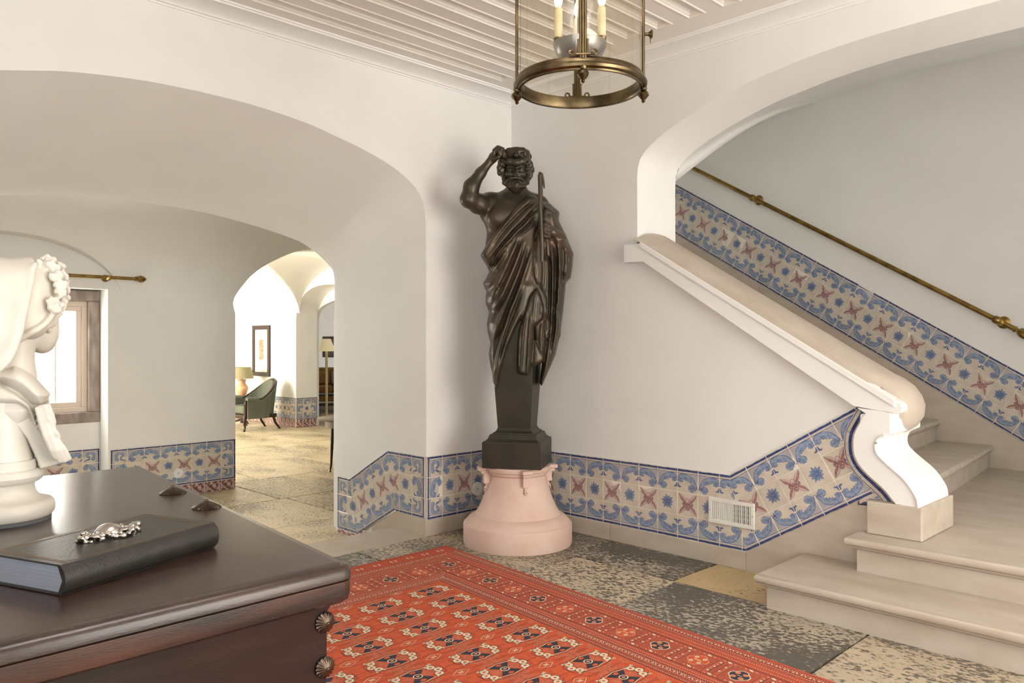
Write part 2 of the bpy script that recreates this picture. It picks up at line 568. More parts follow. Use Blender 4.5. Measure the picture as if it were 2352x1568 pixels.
# ---- stairwell: back wall, vault, closing walls
Y4 = 2.70
wall_stair = struct(box('wall_stair', -1.3, 7.0, Y4, Y4 + 0.2, 0, 3.9, plaster_stair))
struct(box('wall_stair_end', -1.257, -1.0, 0.0, Y4, 0, 3.9, plaster))
C_W4 = [(-1.3, 2.45), (-0.6, 2.85), (-0.174, 3.071), (0.343, 3.258), (0.987, 3.373), (1.717, 3.447), (2.201, 3.461), (2.642, 3.462), (4.0, 3.42), (7.0, 3.1)]
C_W2 = [(-1.3, 2.2), (0.6, 2.3), (1.131, 2.36)] + [(x, z) for x, z in half[::-1] if x > 1.14 and z > 2.38] + [(5.9 - x, z) for x, z in half if z > 2.4] + [(5.2, 2.3), (7.0, 2.3)]
xs = np.concatenate([np.linspace(-1.3, 1.1, 14), np.linspace(1.13, 1.4, 18), np.linspace(1.43, 4.5, 50), np.linspace(4.55, 7.0, 16)])
zw2 = np.interp(xs, [p[0] for p in C_W2], [p[1] for p in C_W2])
cw = catmull(C_W4, 6)
zw4 = np.interp(xs, [p[0] for p in cw], [p[1] for p in cw])
vs, fs = [], []
NV = 14
for i, x in enumerate(xs):
    for k in range(NV + 1):
        t = k / NV
        rise = 0.10 * math.sin(PI * t)
        vs.append((x, 0.426 + (Y4 - 0.426) * t, zw2[i] * (1 - t) + zw4[i] * t + rise))
for i in range(len(xs) - 1):
    for k in range(NV):
        a = i * (NV + 1) + k
        fs.append((a, a + 1, a + NV + 2, a + NV + 1))
struct(pyd('ceiling_stair', vs, fs, plaster_stair, smooth=True))

# ---- hall floor, ceiling, unseen walls with their assumed door openings
floor = struct(box('floor', 0, 6.6, -6.6, 0.3, -0.3, -0.012, mortar))
threshold_bed = struct(box('floor_threshold', -0.36, 0.0, -3.85, -0.77, -0.3, -0.02, mortar))
struct(box('wall_east', 6.6, 6.8, -6.8, -3.0, 0, ZTOP, plaster))
struct(box('wall_east_jamb', 6.6, 6.8, -0.25, 0.2, 0, ZTOP, plaster))
struct(box('wall_east_lintel', 6.6, 6.8, -3.0, -0.25, 2.85, ZTOP, plaster))
struct(box('wall_south', -0.2, 3.6, -6.8, -6.6, 0, ZTOP, plaster))
struct(box('wall_south_jamb', 6.4, 6.8, -6.8, -6.6, 0, ZTOP, plaster))
struct(box('wall_south_lintel', 3.6, 6.4, -6.8, -6.6, 2.75, ZTOP, plaster))
struct(box('wall_stair_east', 6.9, 7.1, 0.0, 2.9, 0, 3.9, plaster))
struct(box('roof', -3.64, 7.2, -7.0, 9.0, 3.95, 4.1, plaster))
struct(box('roof_west', -18.8, -3.64, -2.7, 9.0, 3.95, 4.1, plaster))
struct(box('wall_gallery_parapet', -3.64, -3.4, -4.75, -2.6, 2.5, 3.95, plaster))
struct(box('wall_stair_top', -1.3, 7.0, 0.40, 0.44, 3.3, 3.95, plaster))

ZC = 3.05
P0, PIT, PW = 0.481 - 0.209 * 2, 0.209, 0.111
strips_x = [P0 + PIT * k for k in range(1, 31)]
bm = bmesh.new()


def flat(x0, x1, y0, y1, z):
    bm.faces.new([bm.verts.new(v) for v in ((x0, y0, z), (x1, y0, z), (x1, y1, z), (x0, y1, z))])


YE, YS = -0.36, -6.35
flat(-0.1, 6.8, YE, 0.1, ZC)
flat(-0.1, 6.8, -6.8, YS, ZC)
px = -0.1
for x in strips_x:
    flat(px, x, YS, YE, ZC)
    px = x + PW
flat(px, 6.8, YS, YE, ZC)
flat(-0.1, 6.8, -6.8, 0.1, ZC + 0.2)
ceiling = struct(from_bm('ceiling', bm, ceil_paint))
offs = [(0, 0), (0.002, -0.004), (0.009, -0.005), (0.011, 0.004), (0.019, 0.006), (0.021, 0.016), (0.034, 0.024)]
vs, fs = [], []
for o_, h in offs:
    vs += [(o_, YE - o_, ZC + h), (PW - o_, YE - o_, ZC + h), (PW - o_, YS + o_, ZC + h), (o_, YS + o_, ZC + h)]
for k in range(len(offs) - 1):
    for i in range(4):
        j = (i + 1) % 4
        fs.append((k * 4 + i, k * 4 + j, k * 4 + 4 + j, k * 4 + 4 + i))
fs.append([len(vs) - 4 + i for i in range(4)])
pm = None
for x in strips_x:
    if pm is None:
        o = pyd('ceiling_panel', vs, fs, ceil_paint, ceiling)
        pm = o.data
    else:
        o = link('ceiling_panel', pm, None, ceiling)
    o.location = (x, 0, 0)

prof = [(0.0, 3.003), (0.010, 3.003), (0.012, 3.011), (0.022, 3.012)]
for k in range(9):
    a = k / 8 * PI / 2
    prof.append((0.028 + 0.122 * (1 - math.cos(a)), 3.012 + 0.027 * math.sin(a)))
prof += [(0.160, 3.039), (0.161, 3.032), (0.176, 3.032), (0.177, 3.040), (0.188, 3.041), (0.190, 3.052)]
vsa = [(p, -p, z) for p, z in prof] + [(p, -6.6, z) for p, z in prof]
n = len(prof)
fsa = [(i, i + 1, n + i + 1, n + i) for i in range(n - 1)]
struct(pyd('trim_1', vsa, fsa, white_paint, angle=50))
vsa = [(p, -p, z) for p, z in prof] + [(6.6, -p, z) for p, z in prof]
struct(pyd('trim_2', vsa, fsa, white_paint, angle=50))


# ---- paving: one object per slab
def slab(name, x0, x1, y0, y1, z, m, parent, th=0.03, gap=0.006, wob=0.006, bev=0.004):
    g = gap
    c = [(x0 + g, y0 + g), (x1 - g, y0 + g), (x1 - g, y1 - g), (x0 + g, y1 - g)]
    pts = []
    for i in range(4):
        a, b = np.array(c[i]), np.array(c[(i + 1) % 4])
        for t in (0, 0.33, 0.66):
            p = a + (b - a) * t
            pts.append((p[0] + random.uniform(-wob, wob) * 0.6, p[1] + random.uniform(-wob, wob) * 0.6))
    bmx = bmesh.new()
    top = [bmx.verts.new((x, y, z)) for x, y in pts]
    cx, cy = (x0 + x1) / 2, (y0 + y1) / 2
    ft = bmx.faces.new(top)
    r = bmesh.ops.extrude_face_region(bmx, geom=[ft])
    for v in [e for e in r['geom'] if isinstance(e, bmesh.types.BMVert)]:
        v.co.z -= th
    for v in top:
        pass
    bmesh.ops.recalc_face_normals(bmx, faces=bmx.faces)
    return from_bm(name, bmx, m, parent)


S = lambda *a: slab('paving_stone', *a, floor)
S(0.0, 0.93, -0.40, 0.0, 0.0, slab_dark)
S(0.93, 1.70, -0.46, 0.0, 0.001, slab_dark)
S(1.70, 2.40, -0.46, 0.0, 0.0, slab_gold)
S(0.0, 1.02, -1.35, -0.40, 0.0, slab_mid)
S(1.02, 1.73, -1.35, -0.46, 0.0, slab_pale)
S(1.73, 2.75, -1.35, -0.46, 0.001, slab_dark)
S(2.75, 3.75, -1.35, -0.46, 0.0, slab_mid)
S(3.75, 4.80, -1.35, -0.46, 0.0, slab_dark)
S(4.80, 6.6, -1.35, -0.46, 0.0, slab_mid)
S(2.40, 4.4, -0.46, 0.0, 0.0, slab_dark)
S(4.4, 6.6, -0.46, 0.0, 0.0, slab_dark)
yy = -1.35
for k in range(6):
    y2 = max(yy - random.uniform(0.75, 0.95), -6.6) if k < 5 else -6.6
    xx = 0.0
    while xx < 6.5:
        x2 = min(xx + random.uniform(0.8, 1.25), 6.6)
        if 6.6 - x2 < 0.4:
            x2 = 6.6
        S(xx, x2, y2, yy, 0.0, random.choice([slab_dark, slab_mid, slab_dark, slab_pale]))
        xx = x2
    yy = y2
slab('threshold_stone', -0.36, -0.002, -2.3, -0.775, 0.004, limestone_pale, threshold_bed, 0.17, 0.0, 0.0)
slab('threshold_stone', -0.36, -0.002, -3.85, -2.302, 0.004, limestone_pale, threshold_bed, 0.17, 0.0, 0.0)

# ---- rooms beyond the arch
XW = -3.29
floor_far = struct(box('floor_gallery', -18.5, -0.36, -4.6, 9.2, -0.4, GZ - 0.012, mortar))
for (xa, xb, ya, yb, sx, sy) in ((-3.6, -0.36, -4.5, 2.6, 1.05, 0.85), (-12.0, -3.6, -2.5, 3.1, 1.25, 1.1)):
    x = xb
    k = 0
    while x > xa + 0.05:
        x2 = max(x - sx * random.uniform(0.8, 1.15), xa)
        if x2 - xa < 0.3:
            x2 = xa
        y = ya + (random.random() - 1) * sy
        while y < yb - 0.05:
            y2 = min(y + sy * random.uniform(0.85, 1.3), yb)
            slab('paving_stone', x2, x, max(y, ya), y2, GZ, slab_gallery, floor_far, 0.03, 0.007)
            y = y2
        x = x2
struct(box('floor_sitting_room', -18.4, -4.0, 3.1, 9.0, -0.2, GZ + 0.002, slab_mid))


def sup(t, n=2.0):
    t = np.clip(np.abs(t), 0, 1)
    return (1 - t ** n) ** (1 / n)


def vault(name, xs, ys, zf, m):
    X, Y = np.meshgrid(xs, ys, indexing='ij')
    Z = zf(X, Y)
    nx, ny = X.shape
    V_ = np.stack([X, Y, Z], -1).reshape(-1, 3)
    I = np.arange(nx * ny).reshape(nx, ny)
    F_ = np.stack([I[:-1, :-1], I[1:, :-1], I[1:, 1:], I[:-1, 1:]], -1).reshape(-1, 4)
    me = bpy.data.meshes.new(name)
    me.from_pydata(V_.tolist(), [], F_.tolist())
    me.polygons.foreach_set('use_smooth', [True] * len(me.polygons))
    me.set_sharp_from_angle(angle=math.radians(20))
    return struct(link(name, me, m))


# window wall: niche to the floor on the left, wide arch to the next room on the right
D_H = [(0.70, 2.292), (0.45, 2.281), (0.209, 2.249), (-0.04, 2.185), (-0.279, 2.055), (-0.418, 1.934), (-0.512, 1.80), (-0.558, 1.725), (-0.576, 1.66), (-0.577, 1.625), (-0.552, 1.585), (-0.55, 1.4)]
D_A = half_to_arch(D_H[:], 0.70)
# half_to_arch expects the measured half to run to the right; here it runs to the left, so flip
D_A = D_A[::-1] if D_A[0][0] > D_A[-1][0] else D_A
NI0, NI1, NZ = -3.343, -1.717, 1.748
Dy_ = np.array([p[0] for p in D_A if p[1] > 1.66])
Dz_ = np.array([p[1] + 0.004 for p in D_A if p[1] > 1.66])
Do_ = np.argsort(Dy_)
Dy_, Dz_ = Dy_[Do_], Dz_[Do_]


def z_gal(X, Y):
    z1 = 1.62 + 0.86 * sup((X + 2.273) / 1.02)
    z2 = np.where(X < -2.2, 1.58 + 0.575 * sup((Y + 2.53) / 0.95, 2.1), 0)
    z3 = np.where(X > -2.2, 1.58 + 0.72 * sup((Y + 2.2) / 1.56, 2.4), 0)
    z4 = np.where(X < -2.2, np.interp(Y, Dy_, Dz_, left=0, right=0), 0)
    return np.maximum.reduce([z1, z2, z3, z4])


vault('ceiling_gallery', -2.2725 - 1.0375 * np.cos(np.linspace(0, PI, 150)), np.concatenate([np.linspace(-4.5, -3.6, 50), np.linspace(-3.59, -1.45, 420), np.linspace(-1.44, 2.6, 230)]), z_gal, plaster)
loopW = [(-4.6, GZ), (NI0, GZ), (NI0, NZ), (NI1, NZ), (NI1, GZ), (D_A[0][0], GZ)] + D_A + [(D_A[-1][0], GZ), (2.7, GZ), (2.7, 2.6), (-4.6, 2.6)]
wall_window = struct(extrude_loop('wall_window', loopW, lambda p, d: (d, p[0], p[1]), XW, XW - 0.35, plaster, angle=30))
XN = XW - 0.21
WG0, WG1, GL0, GL1 = -3.343, -1.717, 0.572, 1.742
niche = struct(box('wall_niche', XN - 0.12, XN, NI0 - 0.02, NI1 + 0.02, GZ, GL0, plaster))
win = holder('window_1')


def frame(name, y0, y1, z0, z1, w, xa, xb, m, parent, bev=0.004):
    for (a, b, c, d) in ((y0, y1, z1 - w, z1), (y0, y1, z0, z0 + w), (y0, y0 + w, z0 + w, z1 - w), (y1 - w, y1, z0 + w, z1 - w)):
        box(name, xa, xb, a, b, c, d, m, parent, bevel=bev)


frame('stone_surround', WG0, WG1, GL0, GL1, 0.095, XN - 0.12, XN + 0.012, window_stone, win, 0.01)
frame('casement_frame', WG0 + 0.095, WG1 - 0.095, GL0 + 0.095, GL1 - 0.095, 0.045, XN - 0.09, XN - 0.03, window_wood, win)
frame('sash', WG0 + 0.14, WG1 - 0.14, GL0 + 0.14, GL1 - 0.14, 0.045, XN - 0.08, XN - 0.04, window_wood, win)
box('meeting_stile', XN - 0.085, XN - 0.035, -2.57, -2.49, GL0 + 0.185, GL1 - 0.185, window_wood, win, 0.004)
for y_ in (-2.06, -2.28, -2.75, -2.98):
    box('glazing_bar', XN - 0.065, XN - 0.055, y_ - 0.004, y_ + 0.004, GL0 + 0.185, GL1 - 0.185, window_wood, win)
box('glass_pane', XN - 0.062, XN - 0.058, -2.49, WG1 - 0.185, GL0 + 0.185, GL1 - 0.185, window_glass, win)
box('glass_pane', XN - 0.062, XN - 0.058, WG0 + 0.185, -2.57, GL0 + 0.185, GL1 - 0.185, window_glass, win)
struct(box('wall_gallery_south', XW - 0.35, -1.2, -4.75, -4.5, GZ, 2.6, plaster))
struct(box('wall_gallery_north', XW - 0.35, -1.257, 2.6, 2.72, GZ, 2.7, plaster))

# far room
YP = 2.644


def z_far(X, Y):
    z1 = 1.70 + 0.92 * sup((Y - 0.07) / 2.60)
    z2 = 1.70 + 0.82 * sup((X + 9.35) / 1.56, 2.0)
    z3 = 1.70 + 0.82 * sup((X + 6.15) / 1.56, 2.0)
    z4 = 1.70 + 0.82 * sup((X + 4.0) / 0.6, 2.0)
    z5 = 1.70 + 0.82 * sup((X + 12.5) / 1.56, 2.0)
    return np.maximum.reduce([z1, z2, z3, z5])


vault('ceiling_far_room', np.concatenate([np.linspace(-12.2, -8.3, 180), np.linspace(-8.29, -7.6, 320), np.linspace(-7.59, XW - 0.33, 180)]), 0.082 - 2.582 * np.cos(np.linspace(0, PI, 190)), z_far, plaster)
F_H = [(-6.85, 2.195), (-7.09, 2.183), (-7.30, 2.148), (-7.498, 2.075), (-7.64, 1.97), (-7.735, 1.85), (-7.775, 1.72), (-7.78, 1.6), (-7.78, 1.4)]
F_A = half_to_arch(F_H, -6.85)
F_A = F_A[::-1] if F_A[0][0] > F_A[-1][0] else F_A
loopP = [(-12.2, GZ), (F_A[0][0], GZ)] + F_A + [(F_A[-1][0], GZ), (XW - 0.3, GZ), (XW - 0.3, 2.75), (-12.2, 2.75)]
wall_picture = struct(extrude_loop('wall_picture', loopP, lambda p, d: (p[0], d, p[1]), YP, YP + 0.395, plaster, angle=30))
struct(box('wall_far_west', -12.4, -12.2, -2.6, 3.0, GZ, 2.8, plaster))
struct(box('wall_far_south', -12.4, XW - 0.3, -2.7, -2.5, GZ, 2.8, plaster))
# sitting room beyond, through a second lower arch
G_A = half_to_arch([(-6.6, 2.03), (-6.85, 2.015), (-7.13, 1.986), (-7.4, 1.94), (-7.62, 1.88), (-7.77, 1.80), (-7.83, 1.70), (-7.84, 1.6), (-7.84, 1.4)], -6.6)
G_A = G_A[::-1] if G_A[0][0] > G_A[-1][0] else G_A
loopG = [(-12.2, GZ), (G_A[0][0], GZ)] + G_A + [(G_A[-1][0], GZ), (XW - 0.3, GZ), (XW - 0.3, 2.75), (-12.2, 2.75)]
struct(extrude_loop('wall_sitting_arch', loopG, lambda p, d: (p[0], d, p[1]), YP + 0.396, YP + 0.47, plaster, angle=30))
struct(box('wall_sitting_back', -18.4, -4.0, 8.6, 8.8, GZ, 3.1, plaster_stair))
struct(box('wall_sitting_west', -18.6, -18.4, 3.0, 8.8, GZ, 3.1, plaster_stair))
struct(box('wall_sitting_east', -4.0, -3.8, 2.7, 8.8, GZ, 3.1, plaster_stair))
struct(box('ceiling_sitting_room', -18.6, -3.8, 2.95, 8.8, 2.9, 3.1, plaster_stair))
# ================================================================== PAINTED TILES
class Pat:
    """flat painted shapes: ordered layers of polygons, each a colour index"""

    def __init__(self):
        self.p = []

    def fill(self, c, pts, layer=1):
        self.p.append((c, [tuple(q) for q in pts], layer))
        return self

    def stroke(self, c, pts, w, layer=2, closed=False):
        P = [np.array(q, float) for q in pts]
        n = len(P)
        L_, R_ = [], []
        for i in range(n):
            a = P[i - 1] if (i > 0 or closed) else P[i]
            b = P[(i + 1) % n] if (i < n - 1 or closed) else P[i]
            t = b - a
            t = t / (np.linalg.norm(t) + 1e-9)
            nn = np.array([-t[1], t[0]])
            ww = w[i] if hasattr(w, '__len__') else w
            L_.append(P[i] + nn * ww / 2)
            R_.append(P[i] - nn * ww / 2)
        for i in range(n if closed else n - 1):
            j = (i + 1) % n
            self.p.append((c, [tuple(L_[i]), tuple(L_[j]), tuple(R_[j]), tuple(R_[i])], layer))
        return self

    def outlined(self, cf, co, pts, w, layer=1):
        self.fill(cf, pts, layer)
        self.stroke(co, pts, w, layer + 1, closed=True)
        return self

    def xf(self, f):
        q = Pat()
        q.p = [(c, [f(a) for a in pts], l) for c, pts, l in self.p]
        return q

    def add(self, o):
        self.p += o.p
        return self


def area2(pts):
    s = 0
    for i in range(len(pts)):
        a, b = pts[i], pts[(i + 1) % len(pts)]
        s += a[0] * b[1] - a[1] * b[0]
    return s / 2


def rot(pts, a, c=(0, 0), s=1.0, o=(0, 0)):
    ca, sa = math.cos(a), math.sin(a)
    return [(o[0] + s * (ca * (x - c[0]) - sa * (y - c[1])), o[1] + s * (sa * (x - c[0]) + ca * (y - c[1]))) for x, y in pts]


NAVY, LINE, BLUE, PALE, HATCH, PURP, PURPD, PURPL, MOTT = 1, 2, 3, 4, 5, 6, 7, 8, 9
TMATS = [t_cream, t_navy, t_line, t_blue, t_pale, t_hatch, t_purp, t_purpd, t_purpl, t_mott]


def edge_stripes(q, a=0.0, b=1.0):
    top = [(a + (b - a) * t, 0.985 + random.uniform(-0.012, 0.012)) for t in np.linspace(0, 1, 7)]
    q.fill(NAVY, [(a, 0.895)] + [(b, 0.895)] + top[::-1], 1)
    q.fill(LINE, [(a, 0.80), (b, 0.80), (b, 0.825), (a, 0.825)], 1)


def hatch(q, x0, x1, y0, y1, inside=lambda x, y: True, step=0.085, w=0.012):
    for sgn in (1, -1):
        k = -3.0
        while k < 3.0:
            pts = []
            for t in np.linspace(x0, x1, 13):
                y = sgn * (t - 0.5) * 1.15 + 0.5 + k
                if y0 <= y <= y1 and inside(t, y):
                    pts.append((t, y))
                elif len(pts) > 1:
                    q.stroke(HATCH, pts, w * 1.25, 1)
                    pts = []
                else:
                    pts = []
            if len(pts) > 1:
                q.stroke(HATCH, pts, w * 1.25, 1)
            k += step


def pat_top():
    q = Pat()
    edge_stripes(q)
    hatch(q, 0.50, 1.0, 0.30, 0.80, lambda x, y: y > 1.34 - 0.95 * x + 0.0 and (x > 0.62))
    outer = [(0.02, 0.50), (0.02, 0.65), (0.08, 0.755), (0.22, 0.79), (0.42, 0.785), (0.60, 0.745), (0.745, 0.66), (0.84, 0.55), (0.91, 0.43), (0.945, 0.30), (0.94, 0.19)]
    outer = catmull(outer, 3)
    inner = [(0.86, 0.17), (0.82, 0.24), (0.785, 0.34), (0.715, 0.37), (0.69, 0.44), (0.62, 0.415), (0.58, 0.49), (0.51, 0.455), (0.46, 0.53), (0.39, 0.50),
             (0.35, 0.565), (0.285, 0.56), (0.25, 0.53), (0.275, 0.46), (0.22, 0.43), (0.13, 0.42), (0.06, 0.46)]
    q.outlined(BLUE, LINE, outer + inner, 0.018, 2)
    # lighter spine and inner strokes
    q.stroke(PALE, catmull([(0.10, 0.63), (0.24, 0.70), (0.42, 0.69), (0.58, 0.645), (0.70, 0.56), (0.79, 0.44), (0.84, 0.30)], 3), 0.04, 4)
    q.stroke(LINE, catmull([(0.23, 0.56), (0.18, 0.60), (0.11, 0.56), (0.12, 0.49), (0.18, 0.48), (0.20, 0.52)], 3), 0.016, 4)
    for a, b in (((0.37, 0.60), (0.34, 0.66)), ((0.48, 0.565), (0.46, 0.63)), ((0.60, 0.53), (0.60, 0.60)), ((0.71, 0.47), (0.72, 0.54))):
        q.stroke(LINE, [a, b], 0.012, 4)
    # curled end
    curl = [(0.89, 0.20), (0.82, 0.29), (0.70, 0.34), (0.585, 0.30), (0.53, 0.21), (0.56, 0.10), (0.625, 0.12), (0.62, 0.03), (0.69, 0.06), (0.755, 0.0),
            (0.79, 0.09), (0.88, 0.11)]
    q.outlined(BLUE, LINE, curl, 0.018, 2)
    q.stroke(LINE, catmull([(0.80, 0.20), (0.72, 0.25), (0.65, 0.22), (0.66, 0.16), (0.72, 0.16)], 3), 0.015, 4)
    # half of a hanging tulip and the joint dots
    q.fill(LINE, [(0.0, 0.40), (0.04, 0.37), (0.07, 0.27), (0.14, 0.23), (0.17, 0.26), (0.16, 0.19), (0.08, 0.18), (0.04, 0.22), (0.0, 0.16)], 2)
    q.fill(NAVY, [(0.0, 0.50), (0.02, 0.51), (0.025, 0.46), (0.0, 0.45)], 3)
    for cx, cy, r in ((0.955, 0.235, 0.03), (0.985, 0.16, 0.028), (0.95, 0.30, 0.02)):
        q.fill(LINE, [(cx + r * math.cos(t), cy + r * math.sin(t)) for t in np.linspace(0, 2 * PI, 8)[:-1]], 3)
    return q


def leafshape(L, W, n=6):
    a = [(L * t, W * math.sin(PI * t ** 0.8) * (1 - 0.25 * t)) for t in np.linspace(0, 1, n)]
    return a + [(x, -y) for x, y in a[-2:0:-1]]


def pat_blue():
    q = Pat()
    for k in range(11):
        a = 2 * PI * k / 11 + 0.1
        L_ = 0.245 + 0.045 * (k % 2)
        pet = rot([(x + 0.05, y) for x, y in leafshape(L_, 0.066)], a, o=(0.5, 0.5))
        q.outlined(BLUE if k % 2 else PALE, LINE, pet, 0.017, 1)
        q.stroke(LINE, rot([(0.08, 0), (0.05 + L_ * 0.75, 0)], a, o=(0.5, 0.5)), 0.014, 3)
    q.fill(LINE, [(0.5 + 0.075 * math.cos(t), 0.5 + 0.075 * math.sin(t)) for t in np.linspace(0, 2 * PI, 11)[:-1]], 4)
    q.fill(BLUE, [(0.5 + 0.04 * math.cos(t), 0.51 + 0.04 * math.sin(t)) for t in np.linspace(0, 2 * PI, 9)[:-1]], 5)
    return q


def pat_purple():
    q = Pat()
    for k in range(4):
        a = PI / 4 + PI / 2 * k
        L_ = 0.50
        up = [(0.13 + L_ * t, 0.10 * math.sin(PI * t ** 0.75)) for t in np.linspace(0, 1, 7)]
        dn = [(0.13 + L_ * t, -0.10 * math.sin(PI * t ** 0.75)) for t in np.linspace(0, 1, 7)]
        flip = 1 if k in (0, 1) else -1
        U, D = (up, dn) if k % 2 else (dn, up)
        q.fill(PURP, rot(U + [(0.13, 0)], a, o=(0.5, 0.5)), 1)
        q.fill(PURPL, rot(D + [(0.13, 0)], a, o=(0.5, 0.5)), 1)
        q.stroke(PURPD, rot(up, a, o=(0.5, 0.5)), 0.013, 2)
        q.stroke(PURP, rot(dn, a, o=(0.5, 0.5)), 0.010, 2)
        q.stroke(PURPD, rot([(0.13, 0), (0.62, 0)], a, o=(0.5, 0.5)), 0.010, 2)
    for k in range(4):
        a = PI / 2 * k
        pet = [(0.5 + 0.17 * math.cos(a) + 0.095 * math.cos(t), 0.5 + 0.17 * math.sin(a) + 0.095 * math.sin(t)) for t in np.linspace(0, 2 * PI, 10)[:-1]]
        q.outlined(PURP if k != 1 else PURPL, PURPD, pet, 0.015, 3)
        q.stroke(PURPL, [(0.5 + 0.14 * math.cos(a + 0.2), 0.5 + 0.14 * math.sin(a + 0.2)), (0.5 + 0.2 * math.cos(a + 0.2), 0.5 + 0.2 * math.sin(a + 0.2))], 0.035, 5)
    q.outlined(PURP, PURPD, [(0.5 + 0.09 * math.cos(t), 0.5 + 0.09 * math.sin(t)) for t in np.linspace(0, 2 * PI, 10)[:-1]], 0.016, 6)
    q.fill(PURPD, [(0.5 + 0.03 * math.cos(t), 0.5 + 0.03 * math.sin(t)) for t in np.linspace(0, 2 * PI, 8)[:-1]], 8)
    return q


def pat_corner():
    """top-left corner of a panel"""
    q = Pat()
    edge_stripes(q)
    q.fill(NAVY, [(0.015, 0.0), (0.105, 0.0), (0.105, 0.90), (0.015, 0.90)], 1)
    q.fill(LINE, [(0.175, 0.0), (0.20, 0.0), (0.20, 0.81), (0.175, 0.81)], 1)
    hatch(q, 0.66, 1.0, 0.42, 0.80)
    body = catmull([(0.27, 0.20), (0.25, 0.45), (0.27, 0.66), (0.36, 0.755), (0.56, 0.765), (0.74, 0.72), (0.80, 0.58), (0.72, 0.42), (0.58, 0.36)], 3)
    inn = catmull([(0.54, 0.44), (0.62, 0.48), (0.66, 0.57), (0.58, 0.64), (0.46, 0.62), (0.40, 0.52), (0.42, 0.38), (0.50, 0.28), (0.40, 0.16)], 3)
    q.outlined(BLUE, LINE, body + inn, 0.018, 2)
    q.stroke(PALE, catmull([(0.33, 0.25), (0.32, 0.48), (0.38, 0.66), (0.55, 0.70), (0.68, 0.66)], 3), 0.04, 4)
    q.fill(LINE, [(0.58, 0.36), (0.66, 0.30), (0.78, 0.26), (0.84, 0.14), (0.72, 0.20), (0.62, 0.20), (0.54, 0.30)], 3)
    for cx, cy, r in ((0.86, 0.2, 0.04), (0.90, 0.12, 0.03), (0.80, 0.10, 0.03)):
        q.fill(LINE, [(cx + r * math.cos(t), cy + r * math.sin(t)) for t in np.linspace(0, 2 * PI, 8)[:-1]], 3)
    return q


def pat_mottle():
    q = Pat()
    q.fill(MOTT, [(0.01, 0.01), (0.99, 0.01), (0.99, 0.99), (0.01, 0.99)], 1)
    return q


def pat_plain():
    return Pat()


FX = lambda p: (1 - p[0], p[1])
FY = lambda p: (p[0], 1 - p[1])
RL = lambda p: (1 - p[1], p[0])      # rotate 90 deg left: the top edge becomes the left edge
_top, _cor = pat_top(), pat_corner()
KINDS = {'top': _top, 'top_m': _top.xf(FX), 'bot': _top.xf(FY), 'bot_m': _top.xf(FY).xf(FX), 'blue': pat_blue(), 'purp': pat_purple(),
         'c_tl': _cor, 'c_tr': _cor.xf(FX), 'c_bl': _cor.xf(FY), 'c_br': _cor.xf(FX).xf(FY),
         's_l': _top.xf(RL), 's_r': _top.xf(RL).xf(FX), 'mott': pat_mottle(), 'plain': pat_plain()}
_tile_cache = {}
LAY = 0.00012


def tile_bm(kind, w, h, th=0.010, gap=0.0012):
    bm = bmesh.new()
    g = gap
    r = 0.0022
    lv = [[(g, g, -th), (w - g, g, -th), (w - g, h - g, -th), (g, h - g, -th)],
          [(g, g, -0.0012), (w - g, g, -0.0012), (w - g, h - g, -0.0012), (g, h - g, -0.0012)],
          [(g + r, g + r, 0), (w - g - r, g + r, 0), (w - g - r, h - g - r, 0), (g + r, h - g - r, 0)]]
    V_ = [[bm.verts.new(p) for p in L_] for L_ in lv]
    for k in range(2):
        for i in range(4):
            j = (i + 1) % 4
            bm.faces.new((V_[k][i], V_[k][j], V_[k + 1][j], V_[k + 1][i]))
    bm.faces.new(V_[2])
    sx, sy = w - 2 * g - 0.002, h - 2 * g - 0.002
    for c, pts, lay in KINDS[kind].p:
        P = [(min(max(x, 0.0), 1.0), min(max(y, 0.0), 1.0)) for x, y in pts]
        if abs(area2(P)) < 1e-6:
            continue
        if area2(P) < 0:
            P = P[::-1]
        try:
            f = bm.faces.new([bm.verts.new((g + 0.001 + x * sx, g + 0.001 + y * sy, 0.0003 + LAY * lay)) for x, y in P])
            f.material_index = c
        except ValueError:
            pass
    return bm


def tile_mesh(kind, w, h):
    key = (kind, round(w, 4), round(h, 4))
    if key not in _tile_cache:
        bm = tile_bm(kind, w, h)
        me = bpy.data.meshes.new('tile_' + kind)
        bm.to_mesh(me)
        bm.free()
        for m in TMATS:
            me.materials.append(m)
        _tile_cache[key] = me
    return _tile_cache[key]


def put_tile(kind, w, h, M, parent, clips=()):
    """M maps tile-local (x right, y up, z out) to the world; clips: (point, normal) in local 2-D, keeps the side the normal points to"""
    corners = [(0, 0), (w, 0), (w, h), (0, h)]
    need = []
    for (p, nrm) in clips:
        d = [(c[0] - p[0]) * nrm[0] + (c[1] - p[1]) * nrm[1] for c in corners]
        if max(d) < 0.004:
            return None
        if min(d) < -0.001:
            need.append((p, nrm))
    if need:
        bm = tile_bm(kind, w, h)
        for p, nrm in need:
            bmesh.ops.bisect_plane(bm, geom=bm.verts[:] + bm.edges[:] + bm.faces[:], plane_co=(p[0] + nrm[0] * 0.001, p[1] + nrm[1] * 0.001, 0), plane_no=(nrm[0], nrm[1], 0),
                                   clear_inner=True)
        if not bm.verts:
            bm.free()
            return None
        me = bpy.data.meshes.new('tile_cut')
        bm.to_mesh(me)
        bm.free()
        for m in TMATS:
            me.materials.append(m)
    else:
        me = tile_mesh(kind, w, h)
    o = bpy.data.objects.new('tile', me)
    COL.objects.link(o)
    j = Matrix.Rotation(random.gauss(0, 0.004), 4, 'X') @ Matrix.Rotation(random.gauss(0, 0.004), 4, 'Y')
    o.parent = parent
    o.matrix_local = M @ Matrix.Translation((0, 0, random.uniform(-0.0006, 0.0006))) @ j
    return o


